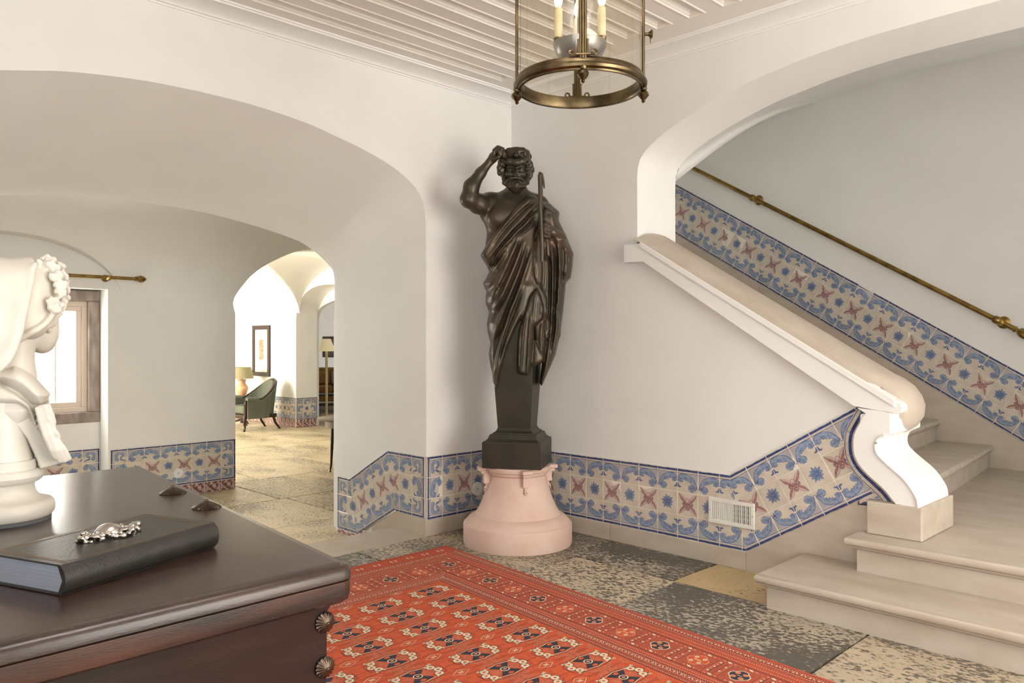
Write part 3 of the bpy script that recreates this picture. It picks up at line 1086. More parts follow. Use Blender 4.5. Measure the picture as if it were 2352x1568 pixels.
def dado(parent, O, ex, nrm, tops, bots, pitch, ends=('border', 'border'), phases=None, rows=3, clip_x=None):
    """a run of three-row painted tiles along a wall. O: wall-plane origin, ex: horizontal unit vector, nrm: out of the wall.
    tops/bots: matching (s, z) polylines of the upper and lower edge; mitred where the run bends"""
    O, ex, nrm, ez = Vector(O), Vector(ex), Vector(nrm), Vector((0, 0, 1))
    nseg = len(tops) - 1
    gp = [(s, z) for s, z in tops] + [(s, z) for s, z in bots[::-1]]
    gv_ = [O + ex * s + ez * z + nrm * 0.0088 for s, z in gp]
    gt_ = tessellate_polygon([[Vector((s, z, 0)) for s, z in gp]])
    pyd('grout', gv_, gt_, grout, parent)
    for k in range(nseg):
        a, b = np.array(tops[k]), np.array(tops[k + 1])
        L_ = np.linalg.norm(b - a)
        d = (b - a) / L_
        dn = np.array([d[1], -d[0]])
        if dn[1] > 0:
            dn = -dn
        # height measured square to the run
        H_ = abs(np.dot(np.array(bots[k]) - a, dn) + np.dot(np.array(bots[k + 1]) - b, dn)) / 2
        h = H_ / rows
        s_lo = min(0, np.dot(np.array(bots[k]) - a, d))
        s_hi = max(L_, np.dot(np.array(bots[k + 1]) - a, d))
        ph = phases[k] if phases else 0.0
        first = math.floor((s_lo - ph) / pitch + 1e-6)
        last = math.ceil((s_hi - ph) / pitch - 1e-6)
        for c in range(first, last):
            s0 = ph + c * pitch
            isL = ends[0] == 'border' and k == 0 and c == first
            isR = ends[1] == 'border' and k == nseg - 1 and c == last - 1
            for r in range(rows):
                if isL:
                    kind = ('c_tl', 's_l', 'c_bl')[r]
                elif isR:
                    kind = ('c_tr', 's_r', 'c_br')[r]
                elif r == 0:
                    kind = 'top' if c % 2 == 0 else 'top_m'
                elif r == 2:
                    kind = 'bot' if c % 2 == 0 else 'bot_m'
                else:
                    kind = 'purp' if c % 2 == 0 else 'blue'
                # local origin = lower-left corner of the tile
                org = a + d * s0 + dn * (h * (r + 1))
                X = ex * d[0] + ez * d[1]
                Yv = -(ex * dn[0] + ez * dn[1])
                Pw = O + ex * org[0] + ez * org[1] + nrm * 0.010
                M = Matrix(((X.x, Yv.x, nrm.x, Pw.x), (X.y, Yv.y, nrm.y, Pw.y), (X.z, Yv.z, nrm.z, Pw.z), (0, 0, 0, 1)))
                clips = []
                for kk, sg in ((k, 1), (k + 1, -1)):
                    t_, b_ = np.array(tops[kk]), np.array(bots[kk])
                    t2 = ((t_ - org) @ d, -((t_ - org) @ dn))
                    b2 = ((b_ - org) @ d, -((b_ - org) @ dn))
                    e = np.array([b2[0] - t2[0], b2[1] - t2[1]])
                    nn = np.array([-e[1], e[0]])
                    nn = nn / np.linalg.norm(nn)
                    if nn[0] * sg < 0:
                        nn = -nn
                    clips.append((t2, (nn[0], nn[1])))
                put_tile(kind, pitch, h, M, parent, clips)


Z1, Z0 = 0.527, 0.107
# right wall: level run, then up along the stair, cut by the white scroll
dado(wall_right, (0, 0, 0), (1, 0, 0), (0, -1, 0), [(0.012, Z1), (1.785, Z1), (2.535, Z1 + 0.606 * 0.750)],
     [(0.012, Z0), (1.888, Z0), (2.665, Z0 + 0.606 * 0.777)], 0.1423, ends=('border', 'none'), phases=[0.0, -0.03])
# left wall beside the arch and the splayed jamb stepping down into the gallery
dado(wall_left, (0, 0, 0), (0, 1, 0), (1, 0, 0), [(-0.793, Z1), (-0.012, Z1)], [(-0.793, Z0), (-0.012, Z0)], 0.1302, ends=('border', 'border'))
dado(wall_left, (0, -0.797, 0), (1, 0, 0), (0, -1, 0), [(-1.055, 0.272), (-0.89, 0.272), (-0.415, Z1), (-0.004, Z1)],
     [(-1.055, -0.118), (-0.80, -0.118), (-0.322, 0.118), (-0.004, 0.118)], 0.1370, ends=('border', 'border'), phases=[0.0, 0.02, 0.0])
# stair wall
WSL = -0.6072
zt = lambda x: 2.629 + 0.2493 + WSL * (x + 0.371)
zb = lambda x: 2.629 - 0.2493 + WSL * (x + 0.371)
dado(wall_stair, (0, Y4, 0), (1, 0, 0), (0, -1, 0), [(-0.75, zt(-0.75)), (3.05, zt(3.05))], [(-0.75, zb(-0.75)), (3.05, zb(3.05))], 0.1415, ends=('none', 'none'), phases=[0.03])
# window wall of the gallery, and under the window
dado(wall_window, (XW, 0, 0), (0, 1, 0), (1, 0, 0), [(-1.700, 0.338), (-0.553, 0.338)], [(-1.700, -0.047), (-0.553, -0.047)], 0.1434)
dado(niche, (XN, 0, 0), (0, 1, 0), (1, 0, 0), [(-2.435, 0.338), (-1.722, 0.338)], [(-2.435, -0.047), (-1.722, -0.047)], 0.1426, ends=('none', 'border'))
for c in range(8):
    M = Matrix(((0, 0, 1, XW + 0.008), (1, 0, 0, -1.700 + 0.1434 * c), (0, 1, 0, GZ), (0, 0, 0, 1)))
    put_tile('mott', 0.1434, 0.102, M, wall_window)
for c in range(4):
    x0 = -1.055 + 0.137 * c
    M = Matrix(((1, 0, 0, x0), (0, 0, -1, -0.797 - 0.008), (0, 1, 0, GZ - 0.003), (0, 0, 0, 1)))
    put_tile('mott', 0.137, 0.032 if c < 2 else 0.075, M, wall_left)
# picture wall and its pier in the far room
dado(wall_picture, (0, YP, 0), (1, 0, 0), (0, -1, 0), [(-10.62, 0.345), (-7.782, 0.345)], [(-10.62, -0.015), (-7.782, -0.015)], 0.1419)
dado(wall_picture, (-7.78, YP, 0), (0, 1, 0), (1, 0, 0), [(0.003, 0.345), (0.393, 0.345)], [(0.003, -0.015), (0.393, -0.015)], 0.13)
for c in range(20):
    M = Matrix(((1, 0, 0, -10.62 + 0.142 * c), (0, 0, -1, YP - 0.008), (0, 1, 0, GZ), (0, 0, 0, 1)))
    put_tile('mott', 0.142, 0.135, M, wall_picture)
for c in range(3):
    M = Matrix(((0, 0, 1, -7.78 + 0.008), (1, 0, 0, YP + 0.13 * c), (0, 1, 0, GZ), (0, 0, 0, 1)))
    put_tile('mott', 0.13, 0.135, M, wall_picture)

# curved edging tiles that follow the scroll of the parapet
EDGE = [(2.496, 0.958), (2.540, 0.928), (2.515, 0.882), (2.486, 0.822), (2.479, 0.77), (2.484, 0.715), (2.507, 0.667), (2.542, 0.628), (2.593, 0.586), (2.637, 0.548), (2.684, 0.492)]
EC = catmull(EDGE[1:], 4)
cut = [EDGE[0], EDGE[1]]


def edge_piece(pts, wid=0.070):
    """pts along the scroll; stripes parallel to it"""
    P = [np.array(p) for p in pts]
    nn = []
    for i in range(len(P)):
        t = P[min(i + 1, len(P) - 1)] - P[max(i - 1, 0)]
        t /= np.linalg.norm(t)
        nn.append(np.array([t[1], -t[0]]) if True else None)
    bm = bmesh.new()
    y = -0.0135

    def strip(a, b, yy, mi):
        for i in range(len(P) - 1):
            q = [P[i] + nn[i] * a, P[i + 1] + nn[i + 1] * a, P[i + 1] + nn[i + 1] * b, P[i] + nn[i] * b]
            f = bm.faces.new([bm.verts.new((p[0], yy, p[1])) for p in q])
            f.material_index = mi
    strip(-0.012, wid, y, 0)
    strip(0.002, 0.018, y - 0.0004, NAVY)
    strip(0.034, 0.038, y - 0.0004, LINE)
    strip(wid, wid + 0.0001, y, 0)
    me = bpy.data.meshes.new('tile_edge')
    bm.to_mesh(me)
    bm.free()
    for m in TMATS:
        me.materials.append(m)
    o = bpy.data.objects.new('tile', me)
    COL.objects.link(o)
    o.parent = wall_right
    so = o.modifiers.new('thick', 'SOLIDIFY')
    so.thickness = 0.003
    so.offset = -1


step = 4
for i in range(0, len(EC) - 1, step):
    seg = EC[i:min(i + step + 1, len(EC))]
    a, b = np.array(seg[0]), np.array(seg[-1])
    sh = (b - a) / np.linalg.norm(b - a) * 0.0004
    seg = [tuple(np.array(seg[0]) + sh)] + seg[1:-1] + [tuple(np.array(seg[-1]) - sh)]
    edge_piece(seg, 0.042)

# wedge-shaped tile at the foot of the scroll
bm = bmesh.new()
wd = [(2.513, 0.466), (2.684, 0.480), (2.665, 0.530), (2.645, 0.568), (2.513, 0.487)]
f = bm.faces.new([bm.verts.new((x, -0.0105, z)) for x, z in wd])
f = bm.faces.new([bm.verts.new((x, -0.0109, z)) for x, z in ((2.513, 0.466), (2.684, 0.480), (2.680, 0.494), (2.535, 0.482))])
f.material_index = NAVY
f = bm.faces.new([bm.verts.new((x, -0.0109, z)) for x, z in ((2.555, 0.498), (2.672, 0.506), (2.670, 0.510), (2.562, 0.502))])
f.material_index = LINE
f = bm.faces.new([bm.verts.new((x, -0.0109, z)) for x, z in ((2.58, 0.508), (2.665, 0.514), (2.655, 0.555), (2.625, 0.532))])
f.material_index = BLUE
me = bpy.data.meshes.new('tile_wedge')
bm.to_mesh(me)
bm.free()
for m in TMATS:
    me.materials.append(m)
link('tile', me, None, wall_right)
# ================================================================== STONE SKIRTING, STAIR, PARAPET
base_r = holder('baseboard_right')
for a, b in ((0.015, 0.92), (0.922, 1.888)):
    box('skirting_stone', a, b, -0.016, 0.0, 0, 0.107, limestone, base_r, bevel=0.004)
extrude_loop('skirting_stone', [(1.89, 0), (1.89, 0.107), (2.507, 0.4805), (2.507, 0.464), (2.575, 0.464), (2.575, 0)], lambda p, d: (p[0], d, p[1]), -0.016, 0.0, limestone, base_r)
base_l = holder('baseboard_left')
box('skirting_stone', 0.0, 0.016, -0.80, -0.012, 0, 0.106, limestone, base_l, bevel=0.004)
extrude_loop('skirting_stone', [(-0.60, -0.14), (-0.60, -0.05), (-0.60, -0.03), (-0.322, 0.117), (0.012, 0.117), (0.012, 0), (-0.36, 0), (-0.36, -0.14)],
             lambda p, d: (p[0], d, p[1]), -0.811, -0.797, limestone, base_l)
base_s = holder('baseboard_stair')
for a, b in ((-0.75, 0.55), (0.552, 1.75), (1.752, 3.0)):
    extrude_loop('skirting_stone', [(a, zb(a) - 0.75), (a, zb(a) - 0.002), (b, zb(b) - 0.002), (b, max(zb(b) - 0.75, 0.3))], lambda p, d: (p[0], d, p[1]), Y4 - 0.022, Y4, limestone, base_s)
box('skirting_stone', 3.0, 6.9, Y4 - 0.022, Y4, 0.3, 0.5, limestone, base_s)

stair = thing('staircase', 'pale limestone staircase climbing left behind the sloping white parapet', 'staircase', (0, 0, 0))


def tread_step(name, loop, z, th, riser_in, parent, zb_):
    """loop: footprint of the tread (x, y), counter-clockwise; the riser body sits riser_in inside"""
    s = bpy.data.objects.new(name, None)
    COL.objects.link(s)
    s.parent = parent
    n = len(loop)
    c = np.mean(np.array(loop), 0)

    def off(d):
        P = [np.array(p) for p in loop]
        out = []
        for i in range(n):
            a, b, e = P[i - 1], P[i], P[(i + 1) % n]
            t1 = (b - a) / np.linalg.norm(b - a)
            t2 = (e - b) / np.linalg.norm(e - b)
            n1, n2 = np.array([-t1[1], t1[0]]), np.array([-t2[1], t2[0]])
            k = (n1 + n2) / (1 + n1 @ n2)
            out.append(b + k * d)
        return out
    r = th / 2
    lv = []
    for q in range(7):
        a = -PI / 2 + PI * q / 6
        lv.append((r * 0.8 * (1 - math.cos(a)), z - r + r * math.sin(a)))
    vs, fs = [], []
    for d, zz in lv:
        vs += [(p[0], p[1], zz) for p in off(d)]
    for k in range(len(lv) - 1):
        for i in range(n):
            j = (i + 1) % n
            fs.append((k * n + i, k * n + j, k * n + n + j, k * n + n + i))
    fs.append(list(range(n))[::-1])
    fs.append([len(vs) - n + i for i in range(n)])
    pyd('tread', vs, fs, limestone, s, angle=50)
    vs, fs = [], []
    for d, zz in ((riser_in * 0.55, z - th + 0.001), (riser_in * 0.55, z - th - 0.008), (riser_in * 0.8, z - th - 0.016), (riser_in, z - th - 0.018), (riser_in, zb_)):
        vs += [(p[0], p[1], zz) for p in off(d)]
    for k in range(4):
        for i in range(n):
            j = (i + 1) % n
            fs.append((k * n + i, k * n + j, k * n + n + j, k * n + n + i))
    fs.append([len(vs) - n + i for i in range(n)])
    pyd('riser', vs, fs, limestone, s, angle=30)
    return s


tread_step('step', [(2.225, -0.555), (4.76, -0.565), (4.76, -0.003), (2.225, -0.003)], 0.17, 0.046, 0.045, stair, 0.0)
tread_step('step', [(2.515, -0.205), (4.76, -0.215), (4.76, 2.69), (2.2, 2.69), (2.2, 0.43), (2.515, 0.43)], 0.34, 0.046, 0.045, stair, 0.0)
nz = [((2.650, 0.43), (2.452, 2.685))]
x0a, x0b = 2.305, 2.085
for k in range(9):
    nz.append(((x0a - 0.28 * k, 0.43), (x0b - 0.28 * k, 2.685)))
for k, (a, b) in enumerate(nz):
    z = 0.51 + 0.17 * k
    w = 0.62 if k == 0 else 0.45
    tread_step('step', [a, b, (b[0] - w, 2.685), (a[0] - w, 0.43)], z, 0.044, 0.035, stair, z - 0.17)

par = thing('stair_parapet', 'sloping parapet with stone half-round rail, white band and scrolled white foot on a stone block', 'balustrade', (0, 0, 0))
band = [(1.071, 1.90), (1.205, 1.897), (2.690, 1.009)] + catmull([(2.690, 1.009), (2.715, 0.996), (2.731, 0.978), (2.732, 0.958), (2.720, 0.943), (2.703, 0.940), (2.690, 0.948)], 3) + [(2.677, 0.944), (2.505, 0.966), (1.215, 1.785), (1.071, 1.79)]
extrude_loop('cap_band', band, lambda p, d: (p[0], d, p[1]), -0.06, 0.02, white_paint, par)
# small raised fillet along the top of the band
zt1 = lambda x: 1.894 - 0.599 * (x - 1.211)
extrude_loop('band_fillet', [(1.20, zt1(1.20) + 0.004), (2.70, zt1(2.70) + 0.004), (2.70, zt1(2.70) - 0.026), (1.20, zt1(1.20) - 0.026)], lambda p, d: (p[0], d, p[1]), -0.072, -0.055,
             white_paint, par)
sc = 4.008 / 4.068
EDn = [(4.106 + (x - 4.106) * sc, 1.29 + (z - 1.29) * sc) for x, z in EDGE]
RE = [(2.677, 0.946), (2.677, 0.841), (2.661, 0.831), (2.63, 0.812), (2.617, 0.778), (2.624, 0.74), (2.656, 0.706), (2.697, 0.673), (2.748, 0.631), (2.783, 0.587), (2.808, 0.543), (2.815, 0.498)]
REs = RE[:3] + catmull(RE[2:], 4)[1:]
LEs = catmull(EDn[1:], 4)
loopC = [(2.52, 0.958)] + REs + LEs[::-1]
extrude_loop('scroll_foot', loopC, lambda p, d: (p[0], d, p[1]), -0.06, 0.365, white_paint, par, angle=35)
tube('scroll_bead', [(x - 0.006, -0.061, z) for x, z in catmull(RE[2:], 4)], 0.0085, white_paint, par, n=8)
box('neck_block', 2.53, 2.672, -0.055, 0.40, 0.835, 0.93, white_paint, par, bevel=0.012)
box('stone_block', 2.572, 2.828, -0.072, 0.40, 0.341, 0.502, limestone, par, bevel=0.006)
# stone handrail: section swept down the slope and rolled over at its foot
sec = [(y_, h_ * (0.62 if h_ > 0 else 1)) for y_, h_ in [(-0.045, -0.004), (-0.03, 0.004), (0.0, 0.012), (0.02, 0.026), (0.045, 0.050), (0.085, 0.069), (0.14, 0.078), (0.20, 0.078), (0.27, 0.070), (0.33, 0.050), (0.38, 0.018), (0.41, -0.03), (0.42, -0.10)]]
path = [(x, zt1(x)) for x in np.linspace(1.134, 2.56, 20)] + [(2.60, 1.062), (2.64, 1.032), (2.667, 0.995), (2.680, 0.955), (2.678, 0.915), (2.660, 0.885), (2.63, 0.868)]
rows = []
for i, p in enumerate(path):
    a = np.array(path[max(i - 1, 0)])
    b = np.array(path[min(i + 1, len(path) - 1)])
    t = (b - a) / np.linalg.norm(b - a)
    nn = np.array([-t[1], t[0]])
    if nn[1] < 0 and i < 20:
        nn = -nn
    f = 1.0 if i < len(path) - 4 else 1.0 - 0.06 * (i - len(path) + 4)
    rows.append([Vector((p[0] + nn[0] * h, 0.19 + ((y if i < 20 else 0.055 + (y + 0.045) * 0.79) - 0.19) * f, p[1] + nn[1] * h)) for y, h in sec])
n = len(sec)
cuts = [0, 4, 10, 16, len(path) - 1]
for c0, c1 in zip(cuts[:-1], cuts[1:]):
    sub = [list(r) for r in rows[c0:c1 + 1]]
    dv = Vector((1, 0, -0.599)).normalized() * 0.0006
    if c0:
        sub[0] = [v + dv for v in sub[0]]
    if c1 < len(path) - 1:
        sub[-1] = [v - dv for v in sub[-1]]
    vs = [v for r in sub for v in r]
    fs = []
    for i in range(len(sub) - 1):
        for k in range(n - 1):
            fs.append((i * n + k, i * n + k + 1, (i + 1) * n + k + 1, (i + 1) * n + k))
    fs.append(list(range(n)))
    fs.append([len(vs) - n + k for k in range(n)][::-1])
    pyd('rail_stone', vs, fs, limestone_pale, par, angle=60)

hr = thing('brass_handrail', 'long brass handrail sloping down the shaded stair wall above the painted tiles', 'handrail', (2.6, Y4, 1.36))


def L3(p):
    return (p[0] - 2.6, p[1] - Y4, p[2] - 1.36)


rz_ = lambda x: 3.052 - 0.5897 * (x + 0.234)
YR = Y4 - 0.07
tube('rod', [L3((x, YR, rz_(x))) for x in (-0.7, 0.5, 1.5, 2.60)], 0.019, brass, hr, n=14)
for x in (0.536, 2.513):
    b = lathe('bracket', [(0.0, 0.0), (0.042, 0.0), (0.046, 0.006), (0.030, 0.014), (0.013, 0.022), (0.011, 0.05), (0.020, 0.06), (0.026, 0.075), (0.020, 0.092), (0.0, 0.098)], brass, hr, 20)
    b.matrix_local = Matrix.Translation(L3((x, Y4, rz_(x)))) @ Matrix.Rotation(PI / 2, 4, 'X')
    dirv = Vector((1, 0, -0.5897)).normalized()
    cpl = lathe('collar', [(0.0, -0.028), (0.021, -0.028), (0.028, -0.018), (0.030, 0.0), (0.028, 0.018), (0.021, 0.028), (0.0, 0.028)], brass, hr, 16)
    cpl.matrix_local = Matrix.Translation(L3((x - 0.03, YR, rz_(x - 0.03)))) @ dirv.to_track_quat('Z', 'Y').to_matrix().to_4x4()
fin = lathe('finial', [(0.0, 0.0), (0.019, 0.0), (0.024, 0.008), (0.014, 0.018), (0.013, 0.03), (0.026, 0.038), (0.034, 0.06), (0.036, 0.085), (0.026, 0.115), (0.010, 0.135), (0.0, 0.142)], brass, hr, 18, ribs=9, ribamp=0.10)
fin.matrix_local = Matrix.Translation(L3((2.595, YR, rz_(2.595)))) @ Vector((1, 0, -0.5897)).normalized().to_track_quat('Z', 'Y').to_matrix().to_4x4()

# ventilation grille set into the tiles
gr = thing('vent_grille', 'white metal vent grille set into the blue tiles of the right wall', 'vent', (1.654, -0.012, 0.24))
GW, GH = 0.289, 0.146
for (a, b, c, d) in ((0, GW, 0, 0.022), (0, GW, GH - 0.022, GH), (0, 0.024, 0.022, GH - 0.022), (GW - 0.024, GW, 0.022, GH - 0.022)):
    box('rim', a, b, -0.012, 0.0, c, d, vent_paint, gr, bevel=0.003)
box('duct_shade_sheet', 0.155, GW - 0.02, -0.0005, 0.0005, 0.02, GH - 0.02, duct_shade, gr)  # thin near-black sheet: the open half's shade is put into its colour
box('damper', 0.02, 0.155, -0.001, 0.0005, 0.02, GH - 0.02, vent_paint, gr)
for z_ in (0.045, 0.072, 0.099):
    box('cross_fin', 0.155, GW - 0.02, -0.0025, -0.0005, z_, z_ + 0.006, grey_tin, gr)
bm = bmesh.new()
for k in range(19):
    x = 0.031 + k * 0.0126
    v = [bm.verts.new(p) for p in ((x - 0.0018, -0.011, 0.02), (x + 0.0018, -0.003, 0.02), (x + 0.0018, -0.003, GH - 0.02), (x - 0.0018, -0.011, GH - 0.02))]
    bm.faces.new(v)
sl = from_bm('grille_slat', bm, vent_paint, gr, kind='stuff')
so = sl.modifiers.new('t', 'SOLIDIFY')
so.thickness = 0.0015
for x in (0.011, GW - 0.011):
    s_ = lathe('screw', [(0, 0), (0.004, 0), (0.003, 0.002), (0, 0.0022)], grey_tin, gr, 10)
    s_.matrix_local = Matrix.Translation((x, -0.012, GH / 2)) @ Matrix.Rotation(PI / 2, 4, 'X')
# round blank plates on the tiles
for (loc, rotm, lab) in (((0.012, -0.352, 0.258), Matrix.Rotation(PI / 2, 4, 'Y'), 'round white cover plate on the tiles left of the bronze statue'),
                         ((XW + 0.012, -1.112, 0.066), Matrix.Rotation(PI / 2, 4, 'Y'), 'round white socket on the tiled wall beyond the arch')):
    t = thing('cover_plate', lab, 'socket', loc)
    d = lathe('disc', [(0, 0), (0.047, 0), (0.047, 0.006), (0.043, 0.010), (0.016, 0.011), (0.013, 0.008), (0, 0.008)], plastic, t, 28)
    d.matrix_local = rotm
    e = lathe('screw_hole', [(0, 0), (0.006, 0), (0.005, 0.0015), (0, 0.0018)], grey_tin, t, 10)
    e.matrix_local = Matrix.Translation((0.0085, 0, 0)) @ rotm

# curtain rod over the window
cr = thing('curtain_rod', 'brass curtain rod with pointed finial above the window', 'curtain rod', (XW + 0.09, -2.5, 1.845))
tube('rod', [(0, -1.05, 0), (0, 0.98, 0)], 0.014, brass, cr, n=12)
for sg, y0 in ((1, 0.98), (-1, -1.05)):
    f = lathe('finial', [(0, 0), (0.016, 0), (0.020, 0.006), (0.011, 0.014), (0.020, 0.022), (0.029, 0.045), (0.024, 0.07), (0.008, 0.092), (0, 0.098)], brass, cr, 16, ribs=8, ribamp=0.1)
    f.matrix_local = Matrix.Translation((0, y0, 0)) @ Matrix.Rotation(-PI / 2 * sg, 4, 'X')
for y in (0.76, -0.9):
    b = lathe('bracket', [(0, 0), (0.032, 0), (0.030, 0.008), (0.012, 0.014), (0.010, 0.06), (0.020, 0.07), (0.023, 0.09), (0.015, 0.105), (0, 0.108)], brass, cr, 16)
    b.matrix_local = Matrix.Translation((-0.09, y, -0.004)) @ Matrix.Rotation(PI / 2, 4, 'Y')

# ================================================================== LANTERN
LX, LY, LZ = 2.159, -1.772, 2.250
lan = thing('hanging_lantern', 'round brass and glass lantern hanging from the white ceiling', 'lantern', (LX, LY, LZ), YAW)
ringp = [(0.222, 0.040), (0.222, 0.0), (0.226, -0.006), (0.236, -0.006), (0.238, -0.001), (0.242, -0.002), (0.251, 0.003), (0.254, 0.012), (0.249, 0.020), (0.244, 0.022), (0.244, 0.030), (0.238, 0.040), (0.222, 0.040)]
lathe('bottom_ring', ringp, brass_dark, lan, 72, cap=False, angle=35)
lathe('top_ring', [(r, 0.66 - z) for r, z in ringp], brass_dark, lan, 72, cap=False, angle=35)
gv, gf = [], []
for i in range(64):
    a = 2 * PI * i / 64
    gv += [(0.230 * math.cos(a), 0.230 * math.sin(a), 0.02), (0.230 * math.cos(a), 0.230 * math.sin(a), 0.64)]
for i in range(64):
    j = (i + 1) % 64
    gf.append((2 * i, 2 * j, 2 * j + 1, 2 * i + 1))
pyd('glass_cylinder', gv, gf, lantern_glass, lan, smooth=True)
for k in range(4):
    a = PI / 2 * k - PI / 2 - 0.04
    b = bpy.data.objects.new('upright', None)
    COL.objects.link(b)
    b.parent = lan
    b.rotation_euler = (0, 0, a)
    for dy in (-0.0085, 0.0, 0.0085):
        tube('reed', [(0.240, dy, 0.03), (0.240, dy, 0.63)], 0.0048 if dy else 0.0062, brass_dark, b, n=8)
    if k in (0, 2):
        box('foot_plate', 0.234, 0.247, -0.027, 0.027, 0.042, 0.049, brass_dark, b, bevel=0.002)
        for dy in (-0.015, 0.015):
            tube('side_reed', [(0.241, dy, 0.048), (0.241, dy, 0.092), (0.241, dy * 1.1, 0.098)], [0.0042, 0.0042, 0.0055], brass_dark, b, n=8)
        for sg in (-1, 1):
            pts = [(0.241, sg * (0.012 + 0.020 * t), 0.046) for t in (0, 1)] + [(0.241, sg * (0.040 + 0.0085 * math.cos(q)), 0.052 + 0.0085 * math.sin(q)) for q in np.linspace(-PI / 2, PI * 1.2, 12)]
            tube('volute', pts, 0.0036, brass_dark, b, n=6)
    if k == 2:
        continue
    drop = lathe('drop_finial', [(0, -0.052), (0.004, -0.050), (0.007, -0.044), (0.005, -0.041), (0.011, -0.034), (0.019, -0.022), (0.017, -0.012), (0.009, -0.004), (0.012, 0.0), (0.012, 0.008), (0, 0.008)], brass_dark, b, 16, ribs=6, ribamp=0.15)
    drop.location = (0.240, 0, -0.004)
kn = lathe('butterfly_screw', [(0, 0), (0.006, 0), (0.006, 0.012), (0.011, 0.020), (0.018, 0.026), (0.014, 0.030), (0, 0.031)], brass_dark, lan, 14)
kn.matrix_local = Matrix.Rotation(-0.04, 4, 'Z') @ Matrix.Translation((0.245, 0, 0.205)) @ Matrix.Rotation(PI / 2, 4, 'Y')
tube('butterfly_wing', [(0.272, 0.016, 0.180), (0.270, 0.016, 0.205), (0.274, 0.016, 0.232)], [0.002, 0.006, 0.002], brass_dark, lan, n=8, flat=0.4)
bowl = lathe('bowl', [(0.0, 0.092), (0.03, 0.094), (0.062, 0.106), (0.088, 0.130), (0.100, 0.160), (0.102, 0.172), (0.098, 0.172), (0.084, 0.136), (0.058, 0.114), (0.0, 0.104)], grey_tin, lan, 40)
tube('stem', [(0, 0, 0.10), (0, 0, 0.66)], 0.010, brass_dark, lan, n=12)
bulb_m = mat('frosted_bulb', (0.95, 0.9, 0.8), 0.2)
bulb_m.node_tree.nodes['Principled BSDF'].inputs['Emission Color'].default_value = (1.0, 0.9, 0.7, 1)
bulb_m.node_tree.nodes['Principled BSDF'].inputs['Emission Strength'].default_value = 8.0
for k in range(3):
    a = [PI + 0.12, -0.05, PI / 2][k]
    c = bpy.data.objects.new('candle_holder', None)
    COL.objects.link(c)
    c.parent = lan
    c.location = (0.083 * math.cos(a), 0.083 * math.sin(a), 0.150 + (0.008 if k == 1 else 0))
    lathe('candle_cup', [(0, 0), (0.008, 0.0), (0.013, 0.010), (0.011, 0.020), (0.016, 0.028), (0.017, 0.040), (0, 0.040)], brass_dark, c, 16, ribs=8, ribamp=0.08)
    lathe('sleeve', [(0, 0.04), (0.0155, 0.04), (0.016, 0.075), (0.015, 0.150), (0.012, 0.155), (0, 0.155)], candle, c, 18)
    lathe('bulb', [(0, 0.155), (0.007, 0.156), (0.014, 0.171), (0.016, 0.185), (0.011, 0.209), (0.004, 0.227), (0, 0.231)], bulb_m, c, 16)
# crown and rod up to the ceiling
for k in range(4):
    a = PI / 2 * k - PI / 2 - 0.04
    tube('crown_arm', [(0.235 * math.cos(a), 0.235 * math.sin(a), 0.65), (0.15 * math.cos(a), 0.15 * math.sin(a), 0.70), (0.04 * math.cos(a), 0.04 * math.sin(a), 0.725), (0, 0, 0.735)], 0.007, brass_dark, lan, n=8)
tube('hanging_rod', [(0, 0, 0.73), (0, 0, ZC - LZ)], 0.006, brass_dark, lan, n=8)
lathe('ceiling_rose', [(0, 0), (0.055, 0), (0.05, -0.012), (0.018, -0.022), (0, -0.024)][::-1], brass_dark, lan, 24, loc=(0, 0, ZC - LZ))

# ================================================================== CHEST (DESK)
DZ = 0.80
chest = thing('wooden_chest', 'dark rosewood chest with moulded lid and ribbed metal studs in the foreground', 'chest', (1.7, -3.5, 0))
CO = Vector((1.7, -3.5, 0))
quad = [(2.618, -4.10), (2.618, -3.082), (0.85, -2.905), (0.80, -4.02)]
qc = np.mean(np.array(quad), 0)


def qoff(d):
    out = []
    P = [np.array(p) for p in quad]
    for i in range(4):
        a, b, e = P[i - 1], P[i], P[(i + 1) % 4]
        t1 = (b - a) / np.linalg.norm(b - a)
        t2 = (e - b) / np.linalg.norm(e - b)
        n1, n2 = np.array([-t1[1], t1[0]]), np.array([-t2[1], t2[0]])
        out.append(b + (n1 + n2) / (1 + n1 @ n2) * d)
    return out


def qsolid(name, prof, m, rc=0.03):
    """prof: (inset, z) pairs bottom to top; vertical corners rounded"""
    vs, fs = [], []
    ring = None
    NR = 5
    for d, z in prof:
        P = qoff(d)
        pts = []
        for i in range(4):
            a, b, e = P[i - 1], P[i], P[(i + 1) % 4]
            t1 = (a - b) / np.linalg.norm(a - b)
            t2 = (e - b) / np.linalg.norm(e - b)
            r = max(rc - d * 0.5, 0.004)
            p1, p2 = b + t1 * r, b + t2 * r
            for q in range(NR):
                t = q / (NR - 1)
                pts.append((1 - t) ** 2 * p1 + 2 * t * (1 - t) * b + t * t * p2)
        n = len(pts)
        vs += [(p[0] - CO.x, p[1] - CO.y, z) for p in pts]
    for k in range(len(prof) - 1):
        for i in range(n):
            j = (i + 1) % n
            fs.append((k * n + i, k * n + j, k * n + n + j, k * n + n + i))
    fs.append(list(range(n))[::-1])
    fs.append([len(vs) - n + i for i in range(n)])
    return pyd(name, vs, fs, m, chest, angle=38)


